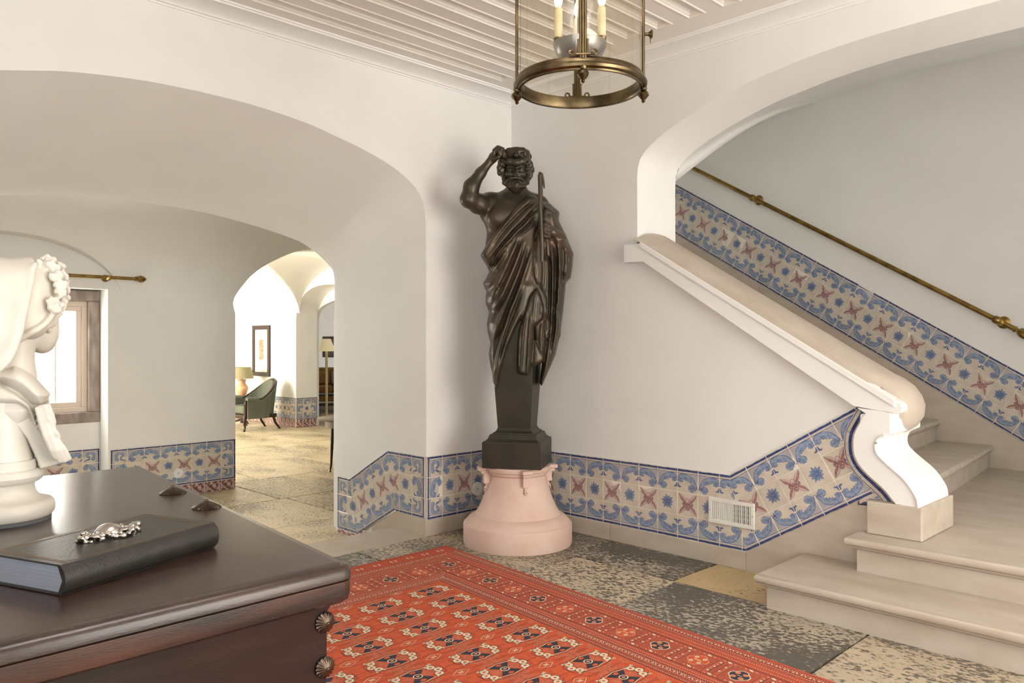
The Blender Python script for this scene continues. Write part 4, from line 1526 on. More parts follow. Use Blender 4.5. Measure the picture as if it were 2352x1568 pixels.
qsolid('lid', [(0.004, 0.7625), (0.000, 0.766), (0.000, 0.781), (0.004, 0.790), (0.012, 0.7955), (0.020, 0.7955), (0.022, 0.7985), (0.030, 0.800)], wood_dark, 0.03)
qsolid('lid_rail', [(0.040, 0.712), (0.014, 0.713), (0.005, 0.720), (0.002, 0.735), (0.002, 0.7615)], wood_red, 0.03)
qsolid('body', [(0.052, 0.03), (0.046, 0.69), (0.040, 0.705), (0.040, 0.7125)], wood_front, 0.012)
for (a, b) in ((2.5, -4.0), (2.5, -3.2), (0.98, -3.05), (0.95, -3.9)):
    f = lathe('foot', [(0, 0), (0.045, 0.0), (0.055, 0.015), (0.045, 0.031), (0, 0.031)], wood_dark, chest, 18, loc=(a - CO.x, b - CO.y, 0))


def stud(loc, R_, M=None, knob=True):
    pr = [(0.0, -0.002), (R_, -0.002), (R_ * 1.02, R_ * 0.05), (R_ * 0.93, R_ * 0.14), (R_ * 0.6, R_ * 0.34), (R_ * 0.28, R_ * 0.50), (R_ * 0.17, R_ * 0.54), (R_ * 0.17, R_ * 0.62), (R_ * 0.10, R_ * 0.70), (0, R_ * 0.72)]
    o = lathe('stud', pr, stud_metal, chest, 96, ribs=16, ribamp=0.14)
    o.matrix_local = Matrix.Translation((loc[0] - CO.x, loc[1] - CO.y, loc[2])) @ (M or Matrix.Identity(4))


stud((1.527, -3.052, DZ), 0.036)
stud((1.821, -3.070, DZ), 0.036)
for y in (-3.132, -3.95):
    for z in (0.668, 0.568, 0.2):
        stud((2.575, y, z), 0.021, Matrix.Rotation(PI / 2, 4, 'Y'))

# ---- book with its silver mount
BZ = DZ
bk = thing('leather_book', 'thick black leather book with gilt lines lying on the chest', 'book', (2.424, -3.614, BZ + 0.0005), math.atan2(0.93, -0.366))
BL, BW, BT = 0.392, 0.232, 0.060


def bookbox(name, x0, x1, y0, y1, z0, z1, m, bev=0.002):
    return box(name, x0, x1, y0, y1, z0, z1, m, bk, bevel=bev)


bookbox('cover', -0.002, BL + 0.002, 0.004, BW, 0.0, 0.004, leather, 0.0015)
bookbox('cover', -0.002, BL + 0.002, 0.004, BW, BT - 0.004, BT, leather, 0.0015)
# rounded spine (local -y is the spine side)
sp = [(0.012, 0.0), (0.004, 0.002), (-0.006, 0.012), (-0.010, BT / 2), (-0.006, BT - 0.012), (0.004, BT - 0.002), (0.012, BT), (0.012, BT - 0.004), (0.0, BT / 2), (0.012, 0.004)]
extrude_loop('spine', sp, lambda p, d: (d, p[0], p[1]), -0.002, BL + 0.002, leather, bk, angle=60)
pg = [(0.004, 0.004), (0.0, BT / 2), (0.004, BT - 0.004), (BW - 0.008, BT - 0.004), (BW - 0.014, BT / 2), (BW - 0.008, 0.004)]
extrude_loop('page_block', pg, lambda p, d: (d, p[0], p[1]), 0.005, BL - 0.005, pages, bk)
for ins, w in ((0.016, 0.0016), (0.021, 0.0008)):
    for (a, b, c, d) in ((ins, BL - ins, 0.012 + ins * 0.3, 0), (ins, BL - ins, BW - ins * 0.8, 0), (ins, ins, 0, 1), (BL - ins, BL - ins, 0, 1)):
        if d == 0:
            bookbox('gilt_line', a, b, c - w, c + w, BT, BT + 0.0003, gilt, 0)
        else:
            bookbox('gilt_line', a - w, a + w, 0.012 + ins * 0.3, BW - ins * 0.8, BT, BT + 0.0003, gilt, 0)

# ================================================================== RUG
RK = np.array([0.304, -0.876])
RU = np.array([0.9955, -0.0945])
RW = np.array([-0.02, -0.9998])
RL_, RWd = 3.35, 2.0
rug = thing('oriental_rug', 'red oriental rug with rows of cream and navy medallions on the stone floor', 'rug', (RK[0], RK[1], 0.001))
RM = [rug_red, rug_edge, rug_border, rug_dusty, rug_maroon, rug_navy, rug_cream, rug_salmon]
RED, EDG, BOR, DUS, MAR, NVY, CRM, SAL = range(8)
RTH = 0.008


def rug_mesh(name, pat, z0=RTH, kind=None):
    vs, fs, mi = [], [], []
    for c, pts, lay in pat.p:
        P = [(min(max(s, 0), RL_), min(max(t, 0), RWd)) for s, t in pts]
        if abs(area2(P)) < 1e-9:
            continue
        if area2(P) > 0:
            P = P[::-1]
        b = len(vs)
        for s, t in P:
            q = RU * s + RW * t
            vs.append((q[0], q[1], z0 + 0.00018 * lay))
        fs.append(list(range(b, b + len(P))))
        mi.append(c)
    me = bpy.data.meshes.new(name)
    me.from_pydata(vs, [], fs)
    for m in RM:
        me.materials.append(m)
    me.polygons.foreach_set('material_index', mi)
    me.update()
    o = link(name, me, None, rug)
    return o


pb = [RU * s + RW * t for s, t in ((0, 0), (RL_, 0), (RL_, RWd), (0, RWd))]
bm = bmesh.new()
lo_ = [bm.verts.new((p[0], p[1], 0)) for p in pb]
hi_ = [bm.verts.new((p[0], p[1], RTH)) for p in pb]
bm.faces.new(hi_)
bm.faces.new(lo_[::-1])
for i in range(4):
    j = (i + 1) % 4
    bm.faces.new((lo_[i], lo_[j], hi_[j], hi_[i]))
from_bm('rug_base', bm, rug_edge, rug)
F0S, F0T = 0.548, 0.445
fp = Pat()
R4 = lambda s0, s1, t0, t1: [(s0, t0), (s1, t0), (s1, t1), (s0, t1)]
fp.fill(RED, R4(F0S, RL_ - 0.44, F0T, RWd - 0.44), 1)


def octo(c, a, b, cut=0.38):
    s, t = c
    return [(s - a, t - b * (1 - 2 * cut) * 0.9), (s - a * (1 - 2 * cut), t - b), (s + a * (1 - 2 * cut), t - b), (s + a, t - b * (1 - 2 * cut) * 0.9), (s + a, t + b * (1 - 2 * cut) * 0.9),
            (s + a * (1 - 2 * cut), t + b), (s - a * (1 - 2 * cut), t + b), (s - a, t + b * (1 - 2 * cut) * 0.9)]


def blob(c, r, n=6, ry=None, ph=0.0):
    ry = ry or r
    return [(c[0] + r * math.cos(2 * PI * k / n + ph), c[1] + ry * math.sin(2 * PI * k / n + ph)) for k in range(n)]


def gul(s, t):
    q = Pat()
    A, B = 0.074, 0.112           # half sizes along s and t
    # dusty side lobes outside, then the outline and the gul body
    for sg in (-1, 1):
        q.fill(DUS, [(s + sg * 0.052, t - 0.085), (s + sg * 0.088, t - 0.05), (s + sg * 0.096, t), (s + sg * 0.088, t + 0.05), (s + sg * 0.052, t + 0.085), (s + sg * 0.03, t)], 2)
        q.stroke(MAR, [(s + sg * 0.100, t - 0.10), (s + sg * 0.100, t - 0.03)], 0.0025, 3)
        q.stroke(MAR, [(s + sg * 0.100, t + 0.10), (s + sg * 0.100, t + 0.03)], 0.0025, 3)
    body = [(s - 0.05, t - 0.085), (s - 0.028, t - B - 0.010), (s + 0.028, t - B - 0.010), (s + 0.05, t - 0.085), (s + 0.062, t - 0.045), (s + 0.062, t + 0.045), (s + 0.05, t + 0.085), (s + 0.028, t + B + 0.010),
            (s - 0.028, t + B + 0.010), (s - 0.05, t + 0.085), (s - 0.062, t + 0.045), (s - 0.062, t - 0.045)]
    q.stroke(MAR, body, 0.0028, 3, closed=True)
    q.fill(RED, body, 3)
    # navy upper and lower wings (pointing along s), with pale saw-tooth outline
    for sg in (-1, 1):
        w = [(s + sg * 0.004, t - 0.016), (s + sg * 0.034, t - 0.044), (s + sg * 0.046, t - 0.052), (s + sg * 0.050, t - 0.02), (s + sg * 0.056, t), (s + sg * 0.050, t + 0.02), (s + sg * 0.046, t + 0.052), (s + sg * 0.034, t + 0.044), (s + sg * 0.004, t + 0.016)]
        q.fill(NVY, w, 5)
        q.stroke(CRM, [(s + sg * 0.047, t - 0.054), (s + sg * 0.052, t - 0.02), (s + sg * 0.058, t), (s + sg * 0.052, t + 0.02), (s + sg * 0.047, t + 0.054)], 0.0032, 6)
        q.fill(RED, blob((s + sg * 0.040, t), 0.011, 6, 0.015), 7)
    # centre star
    q.fill(CRM, blob((s, t), 0.020, 8, 0.022), 7)
    q.fill(NVY, blob((s, t), 0.015, 8, 0.017), 8)
    q.fill(SAL, blob((s, t), 0.009, 4, 0.010), 9)
    # cream clusters at both ends (along t): three flowers
    for sg in (-1, 1):
        for k, (ds, dt) in enumerate(((-0.032, 0.082), (0.0, 0.098), (0.032, 0.082))):
            c = (s + ds, t + sg * dt)
            q.fill(NVY, blob(c, 0.0215, 7, 0.0225, 0.3), 5)
            q.fill(CRM, blob(c, 0.0185, 7, 0.0195, 0.3), 6)
            q.fill(RED, blob(c, 0.0065, 6, 0.008), 7)
        q.fill(CRM, [(s - 0.046, t + sg * 0.075), (s - 0.056, t + sg * 0.060), (s - 0.040, t + sg * 0.062)], 6)
        q.fill(CRM, [(s + 0.046, t + sg * 0.075), (s + 0.056, t + sg * 0.060), (s + 0.040, t + sg * 0.062)], 6)
        q.fill(DUS, blob((s, t + sg * 0.045), 0.026, 8, 0.02), 4)
    return q


def tulip(s, t, ds, dt):
    """little cream sprig"""
    q = Pat()
    q.fill(CRM, [(s, t), (s + 0.008 * ds + 0.004, t + 0.004 * dt), (s + 0.012 * ds, t + 0.018 * dt), (s + 0.004 * ds, t + 0.024 * dt), (s - 0.003 * ds, t + 0.012 * dt)], 5)
    q.fill(CRM, [(s - 0.008, t - 0.002), (s + 0.008, t - 0.002), (s + 0.005, t + 0.006), (s - 0.005, t + 0.006)], 5)
    q.fill(NVY, blob((s + 0.010 * ds, t + 0.008 * dt), 0.003, 5), 6)
    return q


def diamond(s, t):
    q = Pat()
    q.stroke(CRM, [(s - 0.026, t), (s, t - 0.040), (s + 0.026, t), (s, t + 0.040)], 0.003, 4, closed=True)
    q.fill(SAL, blob((s, t), 0.010, 4, 0.014), 4)
    q.stroke(CRM, [(s - 0.008, t - 0.012), (s + 0.008, t + 0.012)], 0.004, 5)
    q.stroke(CRM, [(s - 0.008, t + 0.012), (s + 0.008, t - 0.012)], 0.004, 5)
    for a in (-1, 1):
        q.stroke(MAR, [(s + a * 0.034, t - 0.06), (s + a * 0.034, t + 0.01)], 0.0026, 4)
        q.stroke(MAR, [(s + a * 0.028, t - 0.01), (s + a * 0.028, t + 0.07)], 0.0022, 4)
        for b in (-1, 1):
            q.add(tulip(s + a * 0.046, t + b * 0.052, a, b))
            q.stroke(MAR, [(s + a * 0.040, t + b * 0.05), (s + a * 0.046, t + b * 0.075)], 0.0022, 4)
    return q


SEND, TEND = RL_ - 0.46, RWd - 0.46
ns = 0
s = 0.660
GS, GT = 0.1905, 0.3025
for i in range(13):
    for j in range(4):
        gs, gt = 0.655 + GS * i + 0.012 * j, 0.585 + GT * j
        if gs < SEND and gt < TEND:
            fp.add(gul(gs, gt))
        ds_, dt_ = gs - GS / 2, gt + GT / 2 - 0.0
        if F0S < ds_ < SEND and dt_ < TEND - 0.03:
            fp.add(diamond(ds_, dt_))
    fp.stroke(MAR, [(0.655 + GS * i, F0T), (0.655 + GS * i + 0.05, TEND)], 0.003, 2)
for i in range(14):
    if F0S + 0.05 < 0.655 + GS * (i - 0.5) < SEND:
        fp.fill(DUS, [(0.655 + GS * (i - 0.5) - 0.03, F0T + 0.004), (0.655 + GS * (i - 0.5) + 0.03, F0T + 0.004), (0.655 + GS * (i - 0.5), F0T + 0.05)], 2)
        fp.add(tulip(0.655 + GS * (i - 0.5) + 0.045, F0T + 0.03, 1, 1))
        fp.add(tulip(0.655 + GS * (i - 0.5) - 0.045, F0T + 0.03, -1, 1))
for j in range(5):
    fp.stroke(MAR, [(F0S, 0.585 + GT * (j - 0.0)), (SEND, 0.585 + GT * j)], 0.0018, 2)
    tt = 0.585 + GT * (j - 0.5)
    if F0T + 0.05 < tt < TEND:
        fp.fill(DUS, [(F0S + 0.004, tt - 0.04), (F0S + 0.05, tt), (F0S + 0.004, tt + 0.04)], 2)
rug_mesh('field_pattern', fp)


def border(mapf, length, oct0, start=0.0):
    """border strip; along a, across b (0 at the outside, 0.44 at the field)"""
    q = Pat()
    LN = lambda c, b0, b1, lay=1: q.fill(c, [(start, b0), (length, b0), (length, b1), (start, b1)], lay)
    LN(BOR, 0.018, 0.44)
    LN(EDG, 0.088, 0.125, 2)
    LN(EDG, 0.335, 0.362, 2)
    for b in (0.022, 0.052, 0.138, 0.318, 0.372, 0.408, 0.436):
        LN(MAR, b - 0.0035, b + 0.0035, 2)

    def dots(b, step, sz, c=CRM, lay=3):
        a = start + step * 0.5
        while a < length - step:
            q.fill(c, R4(a - sz, a + sz, b - sz * 0.75, b + sz * 0.75), lay)
            a += step
    for b in (0.026, 0.058, 0.092, 0.121, 0.338, 0.360, 0.378, 0.405, 0.430):
        dots(b, 0.011, 0.0024)

    def sprigs(b, step):
        a = start + step
        k = 0
        while a < length - step:
            q.fill(CRM, blob((a, b), 0.0052, 6, 0.006), 3)
            q.stroke(CRM, [(a + step * 0.28, b - 0.007), (a + step * 0.58, b + 0.007)], 0.0035, 3)
            q.fill(NVY, blob((a, b), 0.0018, 4), 4)
            a += step
    sprigs(0.040, 0.036)
    sprigs(0.391, 0.036)
    # ropes of white lozenges along both sides of the main band
    for b in (0.155, 0.305):
        a = start + 0.03
        k = 0
        while a < length - 0.02:
            if k % 4 == 0:
                q.fill(CRM, [(a - 0.014, b - 0.004), (a, b - 0.008), (a + 0.014, b + 0.004), (a, b + 0.008)], 3)
            else:
                q.fill(SAL if k % 2 else DUS, [(a - 0.009, b - 0.004), (a, b - 0.005), (a + 0.009, b + 0.004), (a, b + 0.005)], 3)
            a += 0.0245
            k += 1
    a = oct0
    k = 0
    while a < length - 0.05:
        if a > start:
            c = (a, 0.230)
            if k % 2 == 0:
                q.fill(CRM, octo(c, 0.046, 0.050), 3)
                q.fill(NVY, octo(c, 0.041, 0.045), 4)
                for d1, d2 in ((-1, -1), (1, 1), (-1, 1), (1, -1)):
                    q.fill(SAL, blob((a + d1 * 0.017, 0.230 + d2 * 0.019), 0.012, 6), 5)
                    q.fill(RED, blob((a + d1 * 0.017, 0.230 + d2 * 0.019), 0.0045, 5), 6)
                q.stroke(CRM, [(a - 0.012, 0.230), (a + 0.012, 0.230)], 0.003, 5)
            else:
                q.fill(SAL, octo(c, 0.048, 0.052), 3)
                q.fill(RED, octo(c, 0.043, 0.047), 4)
                for d1, d2 in ((-1, -1), (1, 1), (-1, 1), (1, -1)):
                    q.fill(CRM, blob((a + d1 * 0.019, 0.230 + d2 * 0.022), 0.009, 6, 0.011), 5)
                    q.fill(NVY, blob((a + d1 * 0.019, 0.230 + d2 * 0.022), 0.003, 5), 6)
                q.stroke(CRM, [(a - 0.018, 0.230), (a + 0.018, 0.230)], 0.005, 5)
            # cross bars between the octagons
            m_ = a + 0.0975
            for dd, c2, w in ((-0.034, MAR, 0.003), (-0.026, SAL, 0.0022), (-0.008, NVY, 0.003), (0.012, MAR, 0.003), (0.030, SAL, 0.0022), (0.036, MAR, 0.003)):
                q.stroke(c2, [(m_ + dd, 0.172), (m_ + dd, 0.290)], w, 3)
            for z in range(5):
                q.fill(CRM if (k + z) % 2 else SAL, blob((m_ - 0.017, 0.182 + z * 0.024), 0.006, 4, 0.008), 4)
                q.fill(RED if (k + z) % 2 else CRM, blob((m_ + 0.021, 0.182 + z * 0.024), 0.006, 4, 0.008), 4)
        a += 0.195
        k += 1
    return q.xf(mapf)


bp_ = border(lambda p: (p[0], p[1]), RL_, 0.727 - 0.39 - 0.39, 0.11)
bp_.add(border(lambda p: (p[0], RWd - p[1]), RL_, 0.3, 0.11))
rug_mesh('border_pattern', bp_)
e = Pat()
e.fill(EDG, R4(0, 0.55, 0.0, RWd), 5)
e.stroke(MAR, [(0.018, 0.005), (0.018, RWd)], 0.006, 6)
t = 0.10
while t < RWd - 0.05:
    for sg in (-1, 1):
        e.fill(CRM, [(0.062, t + sg * 0.006), (0.078, t + sg * 0.018), (0.070, t + sg * 0.026), (0.056, t + sg * 0.016)], 6)
        e.fill(CRM, [(0.080, t + sg * 0.006), (0.090, t + sg * 0.014), (0.086, t + sg * 0.02), (0.076, t + sg * 0.010)], 6)
    t += 0.115
eb = border(lambda p: (p[1] * 1.0 + 0.118, p[0]), RWd, 0.246, 0.0)
for c, pts, l in eb.p:
    # mitre: keep the end border left of the diagonal
    if all(sx <= tx * (0.55 / 0.44) + 0.03 for sx, tx in pts) and all(sx <= (RWd - tx) * (0.55 / 0.44) + 0.03 for sx, tx in pts):
        e.p.append((c, pts, l + 6))
e.p[0] = (EDG, [(0, 0), (0.11, 0.0), (0.11, RWd), (0, RWd)], 5)
e.p.insert(1, (BOR, [(0.115, 0.09), (0.555, 0.445), (0.555, RWd - 0.445), (0.115, RWd - 0.09)], 6))
rug_mesh('border_pattern', e)
# ================================================================== SCULPTURE: implicit solids meshed by surface nets
class Vol:
    def __init__(self, lo, hi, res):
        self.lo = np.array(lo, float)
        self.res = res
        self.n = np.ceil((np.array(hi) - self.lo) / res).astype(int) + 1
        self.ax = [(self.lo[i] + res * np.arange(self.n[i])).astype(np.float32) for i in range(3)]
        self.d = np.full(self.n, 0.3, np.float32)

    def sub(self, lo, hi, pad):
        a = np.clip(np.floor((np.array(lo) - pad - self.lo) / self.res).astype(int), 0, self.n)
        b = np.clip(np.ceil((np.array(hi) + pad - self.lo) / self.res).astype(int) + 1, 0, self.n)
        sl = tuple(slice(a[i], b[i]) for i in range(3))
        g = np.meshgrid(*[self.ax[i][sl[i]] for i in range(3)], indexing='ij', sparse=True)
        return sl, g

    def merge(self, sl, e, k, op='add'):
        d = self.d[sl]
        if d.size == 0:
            return
        if op == 'add':
            if k > 0:
                h = np.clip(0.5 + 0.5 * (d - e) / k, 0, 1)
                self.d[sl] = d * (1 - h) + e * h - k * h * (1 - h)
            else:
                self.d[sl] = np.minimum(d, e)
        else:
            if k > 0:
                h = np.clip(0.5 - 0.5 * (d + e) / k, 0, 1)
                self.d[sl] = d * (1 - h) - e * h + k * h * (1 - h)
            else:
                self.d[sl] = np.maximum(d, -e)

    def ell(self, c, r, k=0.01, op='add', R=None):
        """ellipsoid; R: rotation matrix (local -> world)"""
        c = np.array(c, float)
        r = np.array(r if hasattr(r, '__len__') else (r, r, r), float)
        m = r.max()
        sl, g = self.sub(c - m, c + m, k + 0.012)
        X = [g[i] - np.float32(c[i]) for i in range(3)]
        if R is not None:
            R = np.array(R)
            X = [sum(R[j][i] * X[j] for j in range(3)) for i in range(3)]
        q = np.sqrt(sum((X[i] / r[i]) ** 2 for i in range(3)))
        q2 = np.sqrt(sum((X[i] / (r[i] ** 2)) ** 2 for i in range(3))) + 1e-9
        self.merge(sl, q * (q - 1) / q2, k, op)
        return self

    def cap(self, a, b, ra, rb=None, k=0.01, op='add'):
        """round cone"""
        rb = ra if rb is None else rb
        a, b = np.array(a, float), np.array(b, float)
        m = max(ra, rb)
        sl, g = self.sub(np.minimum(a, b) - m, np.maximum(a, b) + m, k + 0.012)
        ab = b - a
        L2 = float(ab @ ab) + 1e-12
        t = sum((g[i] - np.float32(a[i])) * np.float32(ab[i]) for i in range(3)) / np.float32(L2)
        t = np.clip(t, 0, 1)
        e = np.sqrt(sum((g[i] - np.float32(a[i]) - t * np.float32(ab[i])) ** 2 for i in range(3))) - (ra + (rb - ra) * t)
        self.merge(sl, e, k, op)
        return self

    def chain(self, pts, rad, k=0.01, op='add'):
        for i in range(len(pts) - 1):
            self.cap(pts[i], pts[i + 1], rad[i] if hasattr(rad, '__len__') else rad, rad[i + 1] if hasattr(rad, '__len__') else rad, k, op)
        return self

    def mesh(self):
        d = self.d
        s = d < 0
        n = d.shape
        # cells with a sign change
        c = [s[i:n[0] - 1 + i, j:n[1] - 1 + j, k:n[2] - 1 + k] for i in (0, 1) for j in (0, 1) for k in (0, 1)]
        tot = sum(x.astype(np.int8) for x in c)
        act = (tot > 0) & (tot < 8)
        idx = np.argwhere(act)
        ID = np.full(act.shape, -1, np.int64)
        ID[act] = np.arange(len(idx))
        acc = np.zeros((len(idx), 3))
        cnt = np.zeros(len(idx))
        corner = [(i, j, k) for i in (0, 1) for j in (0, 1) for k in (0, 1)]
        val = {co: d[idx[:, 0] + co[0], idx[:, 1] + co[1], idx[:, 2] + co[2]].astype(float) for co in corner}
        for a in corner:
            for ax in range(3):
                if a[ax] == 0:
                    b = list(a)
                    b[ax] = 1
                    b = tuple(b)
                    va, vb = val[a], val[b]
                    m = (va < 0) != (vb < 0)
                    t = np.where(m, va / np.where(m, va - vb, 1), 0)
                    p = np.tile(np.array(a, float), (len(idx), 1))
                    p[:, ax] += t
                    acc[m] += p[m]
                    cnt[m] += 1
        V_ = self.lo + (idx + acc / np.maximum(cnt, 1)[:, None]) * self.res
        F_ = []
        for ax in range(3):
            o = [1, 1, 1]
            o[ax] = 0
            sa = s[tuple(slice(o[i], n[i] - 1 if i != ax else n[i] - 1) for i in range(3))]
            sb_sl = [slice(o[i], n[i] - 1) for i in range(3)]
            sb_sl[ax] = slice(1, n[ax])
            sa_sl = [slice(o[i], n[i] - 1) for i in range(3)]
            sa_sl[ax] = slice(0, n[ax] - 1)
            A, B = s[tuple(sa_sl)], s[tuple(sb_sl)]
            ch = np.argwhere(A != B)
            if len(ch) == 0:
                continue
            base = ch + np.array(o)
            u, w = [(1, 2), (2, 0), (0, 1)][ax]
            q = []
            for du, dw in ((-1, -1), (0, -1), (0, 0), (-1, 0)):
                p = base.copy()
                p[:, u] += du
                p[:, w] += dw
                q.append(ID[p[:, 0], p[:, 1], p[:, 2]])
            q = np.stack(q, 1)
            inside = A[ch[:, 0], ch[:, 1], ch[:, 2]]
            q[~inside] = q[~inside][:, ::-1]
            F_.append(q)
        F_ = np.concatenate(F_)
        F_ = F_[(F_ >= 0).all(1)]
        return V_, F_

    def obj(self, name, m, parent, smooth_it=1, **props):
        V_, F_ = self.mesh()
        # light Laplacian smoothing evens out the grid
        for _ in range(smooth_it):
            acc = np.zeros_like(V_)
            cnt = np.zeros(len(V_))
            for i in range(4):
                a, b = F_[:, i], F_[:, (i + 1) % 4]
                np.add.at(acc, a, V_[b])
                np.add.at(cnt, a, 1)
            V_ = 0.5 * V_ + 0.5 * acc / np.maximum(cnt, 1)[:, None]
        me = bpy.data.meshes.new(name)
        me.vertices.add(len(V_))
        me.vertices.foreach_set('co', V_.astype(np.float32).ravel())
        me.loops.add(len(F_) * 4)
        me.loops.foreach_set('vertex_index', F_.astype(np.int32).ravel())
        me.polygons.add(len(F_))
        me.polygons.foreach_set('loop_start', np.arange(0, len(F_) * 4, 4, dtype=np.int32))
        me.polygons.foreach_set('use_smooth', [True] * len(F_))
        me.update(calc_edges=True)
        me.validate()
        return link(name, me, m, parent, False, **props)


def rotx(a):
    c, s = math.cos(a), math.sin(a)
    return np.array([[1, 0, 0], [0, c, -s], [0, s, c]])


def roty(a):
    c, s = math.cos(a), math.sin(a)
    return np.array([[c, 0, s], [0, 1, 0], [-s, 0, c]])


def rotz(a):
    c, s = math.cos(a), math.sin(a)
    return np.array([[c, -s, 0], [s, c, 0], [0, 0, 1]])


def poly_sdf(U, Z, poly):
    """signed distance (negative inside) of a polygon on 2-D arrays"""
    P = np.array(poly, float)
    d = np.full(U.shape, 1e9)
    ins = np.zeros(U.shape, bool)
    n = len(P)
    for i in range(n):
        a, b = P[i], P[(i + 1) % n]
        e = b - a
        t = np.clip(((U - a[0]) * e[0] + (Z - a[1]) * e[1]) / (e @ e + 1e-12), 0, 1)
        d = np.minimum(d, (U - a[0] - t * e[0]) ** 2 + (Z - a[1] - t * e[1]) ** 2)
        if a[1] != b[1]:
            c = (a[1] > Z) != (b[1] > Z)
            x = a[0] + (Z - a[1]) / (b[1] - a[1]) * e[0]
            ins ^= c & (U < x)
    d = np.sqrt(d)
    return np.where(ins, -d, d)


def line_dist(U, Z, pts):
    """distance to a polyline, signed side, and the fraction along it"""
    P = np.array(pts, float)
    L_ = np.concatenate([[0], np.cumsum(np.linalg.norm(np.diff(P, axis=0), axis=1))])
    best = np.full(U.shape, 1e9)
    side = np.zeros(U.shape)
    fr = np.zeros(U.shape)
    for i in range(len(P) - 1):
        a, b = P[i], P[i + 1]
        e = b - a
        t = np.clip(((U - a[0]) * e[0] + (Z - a[1]) * e[1]) / (e @ e + 1e-12), 0, 1)
        dx, dz = U - a[0] - t * e[0], Z - a[1] - t * e[1]
        q = dx * dx + dz * dz
        m = q < best
        best = np.where(m, q, best)
        side = np.where(m, np.sign(e[0] * dz - e[1] * dx), side)
        fr = np.where(m, (L_[i] + t * (L_[i + 1] - L_[i])) / L_[-1], fr)
    return np.sqrt(best), side, fr


# ---- the bronze herm. Its own frame: x to the viewer's right, y away from the viewer, z up; measured in the statue's own metres
SD = 5.077
SCX, SCY = 0.528, -0.466


def S(px_, py_, w=0.0):
    """a point of the figure from measured front-view marks at depth offset w"""
    k = (SD + w) / 1810.0
    return np.array([(px_ - 1176) * k - 0.0365, w, 1.29 + (784 - py_) * k])


statue = thing('bronze_statue', 'dark bronze statue of a bearded draped man with a crook, on a pink stone pedestal', 'statue', (SCX, SCY, 0.497), YAW)
ZS = 0.497


class SVol(Vol):
    def obj(self, name, m, parent, smooth_it=1, **props):
        o = Vol.obj(self, name, m, parent, smooth_it, **props)
        o.data.transform(Matrix.Translation((0, 0, -ZS)))
        return o


# --- herm shaft and plinth
THE = math.radians(-13.2)


def square_lathe(name, prof, m, parent, z0, ang, bev=0.003):
    vs, fs = [], []
    for r, z in prof:
        for sx, sy in ((-1, -1), (1, -1), (1, 1), (-1, 1)):
            x, y = sx * r, sy * r
            vs.append((x * math.cos(ang) - y * math.sin(ang), x * math.sin(ang) + y * math.cos(ang), z - z0))
    k = len(prof)
    for q in range(k - 1):
        for i in range(4):
            j = (i + 1) % 4
            fs.append((q * 4 + i, q * 4 + j, q * 4 + 4 + j, q * 4 + 4 + i))
    fs.append((3, 2, 1, 0))
    fs.append(tuple(len(vs) - 4 + i for i in range(4)))
    return pyd(name, vs, fs, m, parent, angle=25)


square_lathe('plinth', [(0.187, 0.497), (0.187, 0.655), (0.183, 0.662), (0.172, 0.666), (0.158, 0.678), (0.150, 0.697), (0.146, 0.705), (0.132, 0.706), (0.131, 0.714), (0.122, 0.718), (0.112, 0.728), (0.107, 0.742)], bronze_plain, statue, ZS, THE)
square_lathe('herm_shaft', [(0.105, 0.738), (0.121, 0.98), (0.130, 1.20), (0.130, 1.42)], bronze_plain, statue, ZS, THE)

# --- body: torso, neck, head with face, arms and hands, one continuous solid
vb = SVol((-0.42, -0.36, 1.45), (0.30, 0.22, 2.60), 0.0056)
# torso
vb.ell(S(1172, 500, 0.02), (0.165, 0.115, 0.17), 0.03)
vb.ell(S(1192, 485, 0.02), (0.20, 0.105, 0.12), 0.04)
vb.ell(S(1168, 570, 0.02), (0.15, 0.115, 0.20), 0.05)
vb.ell(S(1190, 640, 0.02), (0.16, 0.12, 0.20), 0.05)
vb.ell(S(1148, 497, -0.075), (0.072, 0.036, 0.062), 0.035)      # pectorals
vb.ell(S(1196, 490, -0.08), (0.075, 0.036, 0.06), 0.035)
vb.cap(S(1130, 476, 0.03), S(1235, 470, 0.04), 0.062, 0.062, 0.05)     # shoulder girdle
vb.cap(S(1150, 462, 0.04), S(1184, 438, 0.025), 0.045, 0.05, 0.03)     # trapezius
vb.cap(S(1215, 462, 0.04), S(1188, 438, 0.025), 0.045, 0.05, 0.03)
vb.cap(S(1148, 461, -0.045), S(1180, 466, -0.075), 0.016, 0.014, 0.02)   # collar bones
# neck
vb.cap(S(1187, 468, 0.0), S(1186, 415, 0.0), 0.064, 0.060, 0.025)
# head
HT = rotz(0.10) @ rotx(0.06)
vb.ell(S(1186, 384, 0.01), (0.084, 0.104, 0.118), 0.015, R=HT)
vb.ell(S(1184.5, 402, -0.035), (0.069, 0.070, 0.088), 0.02, R=HT)
vb.ell(S(1184, 423, -0.045), (0.052, 0.055, 0.045), 0.02)
# brow ridge, eye sockets, eyes, nose, cheek bones
for ex, sg in ((1173.5, -1), (1195.5, 1)):
    vb.ell(S(ex, 388.5, -0.108), (0.022, 0.020, 0.0135), 0.010, 'cut')
    vb.ell(S(ex, 388.7, -0.088), (0.0150, 0.0140, 0.0105), 0.004)
    vb.chain([S(ex - 6, 389.6, -0.094), S(ex, 391.0, -0.100), S(ex + 6, 389.6, -0.094)], 0.0028, 0.003)
    vb.chain([S(ex - 6.5, 388.6, -0.094), S(ex, 386.0, -0.103), S(ex + 6.5, 388.6, -0.094)], 0.0032, 0.003)
    vb.chain([S(ex - sg * 8, 384.2, -0.108), S(ex, 381.0, -0.108), S(ex + sg * 8, 383.5, -0.092)], [0.0085, 0.0080, 0.0070], 0.010)
    vb.ell(S(ex + sg * 5, 400.5, -0.082), (0.024, 0.020, 0.018), 0.016)
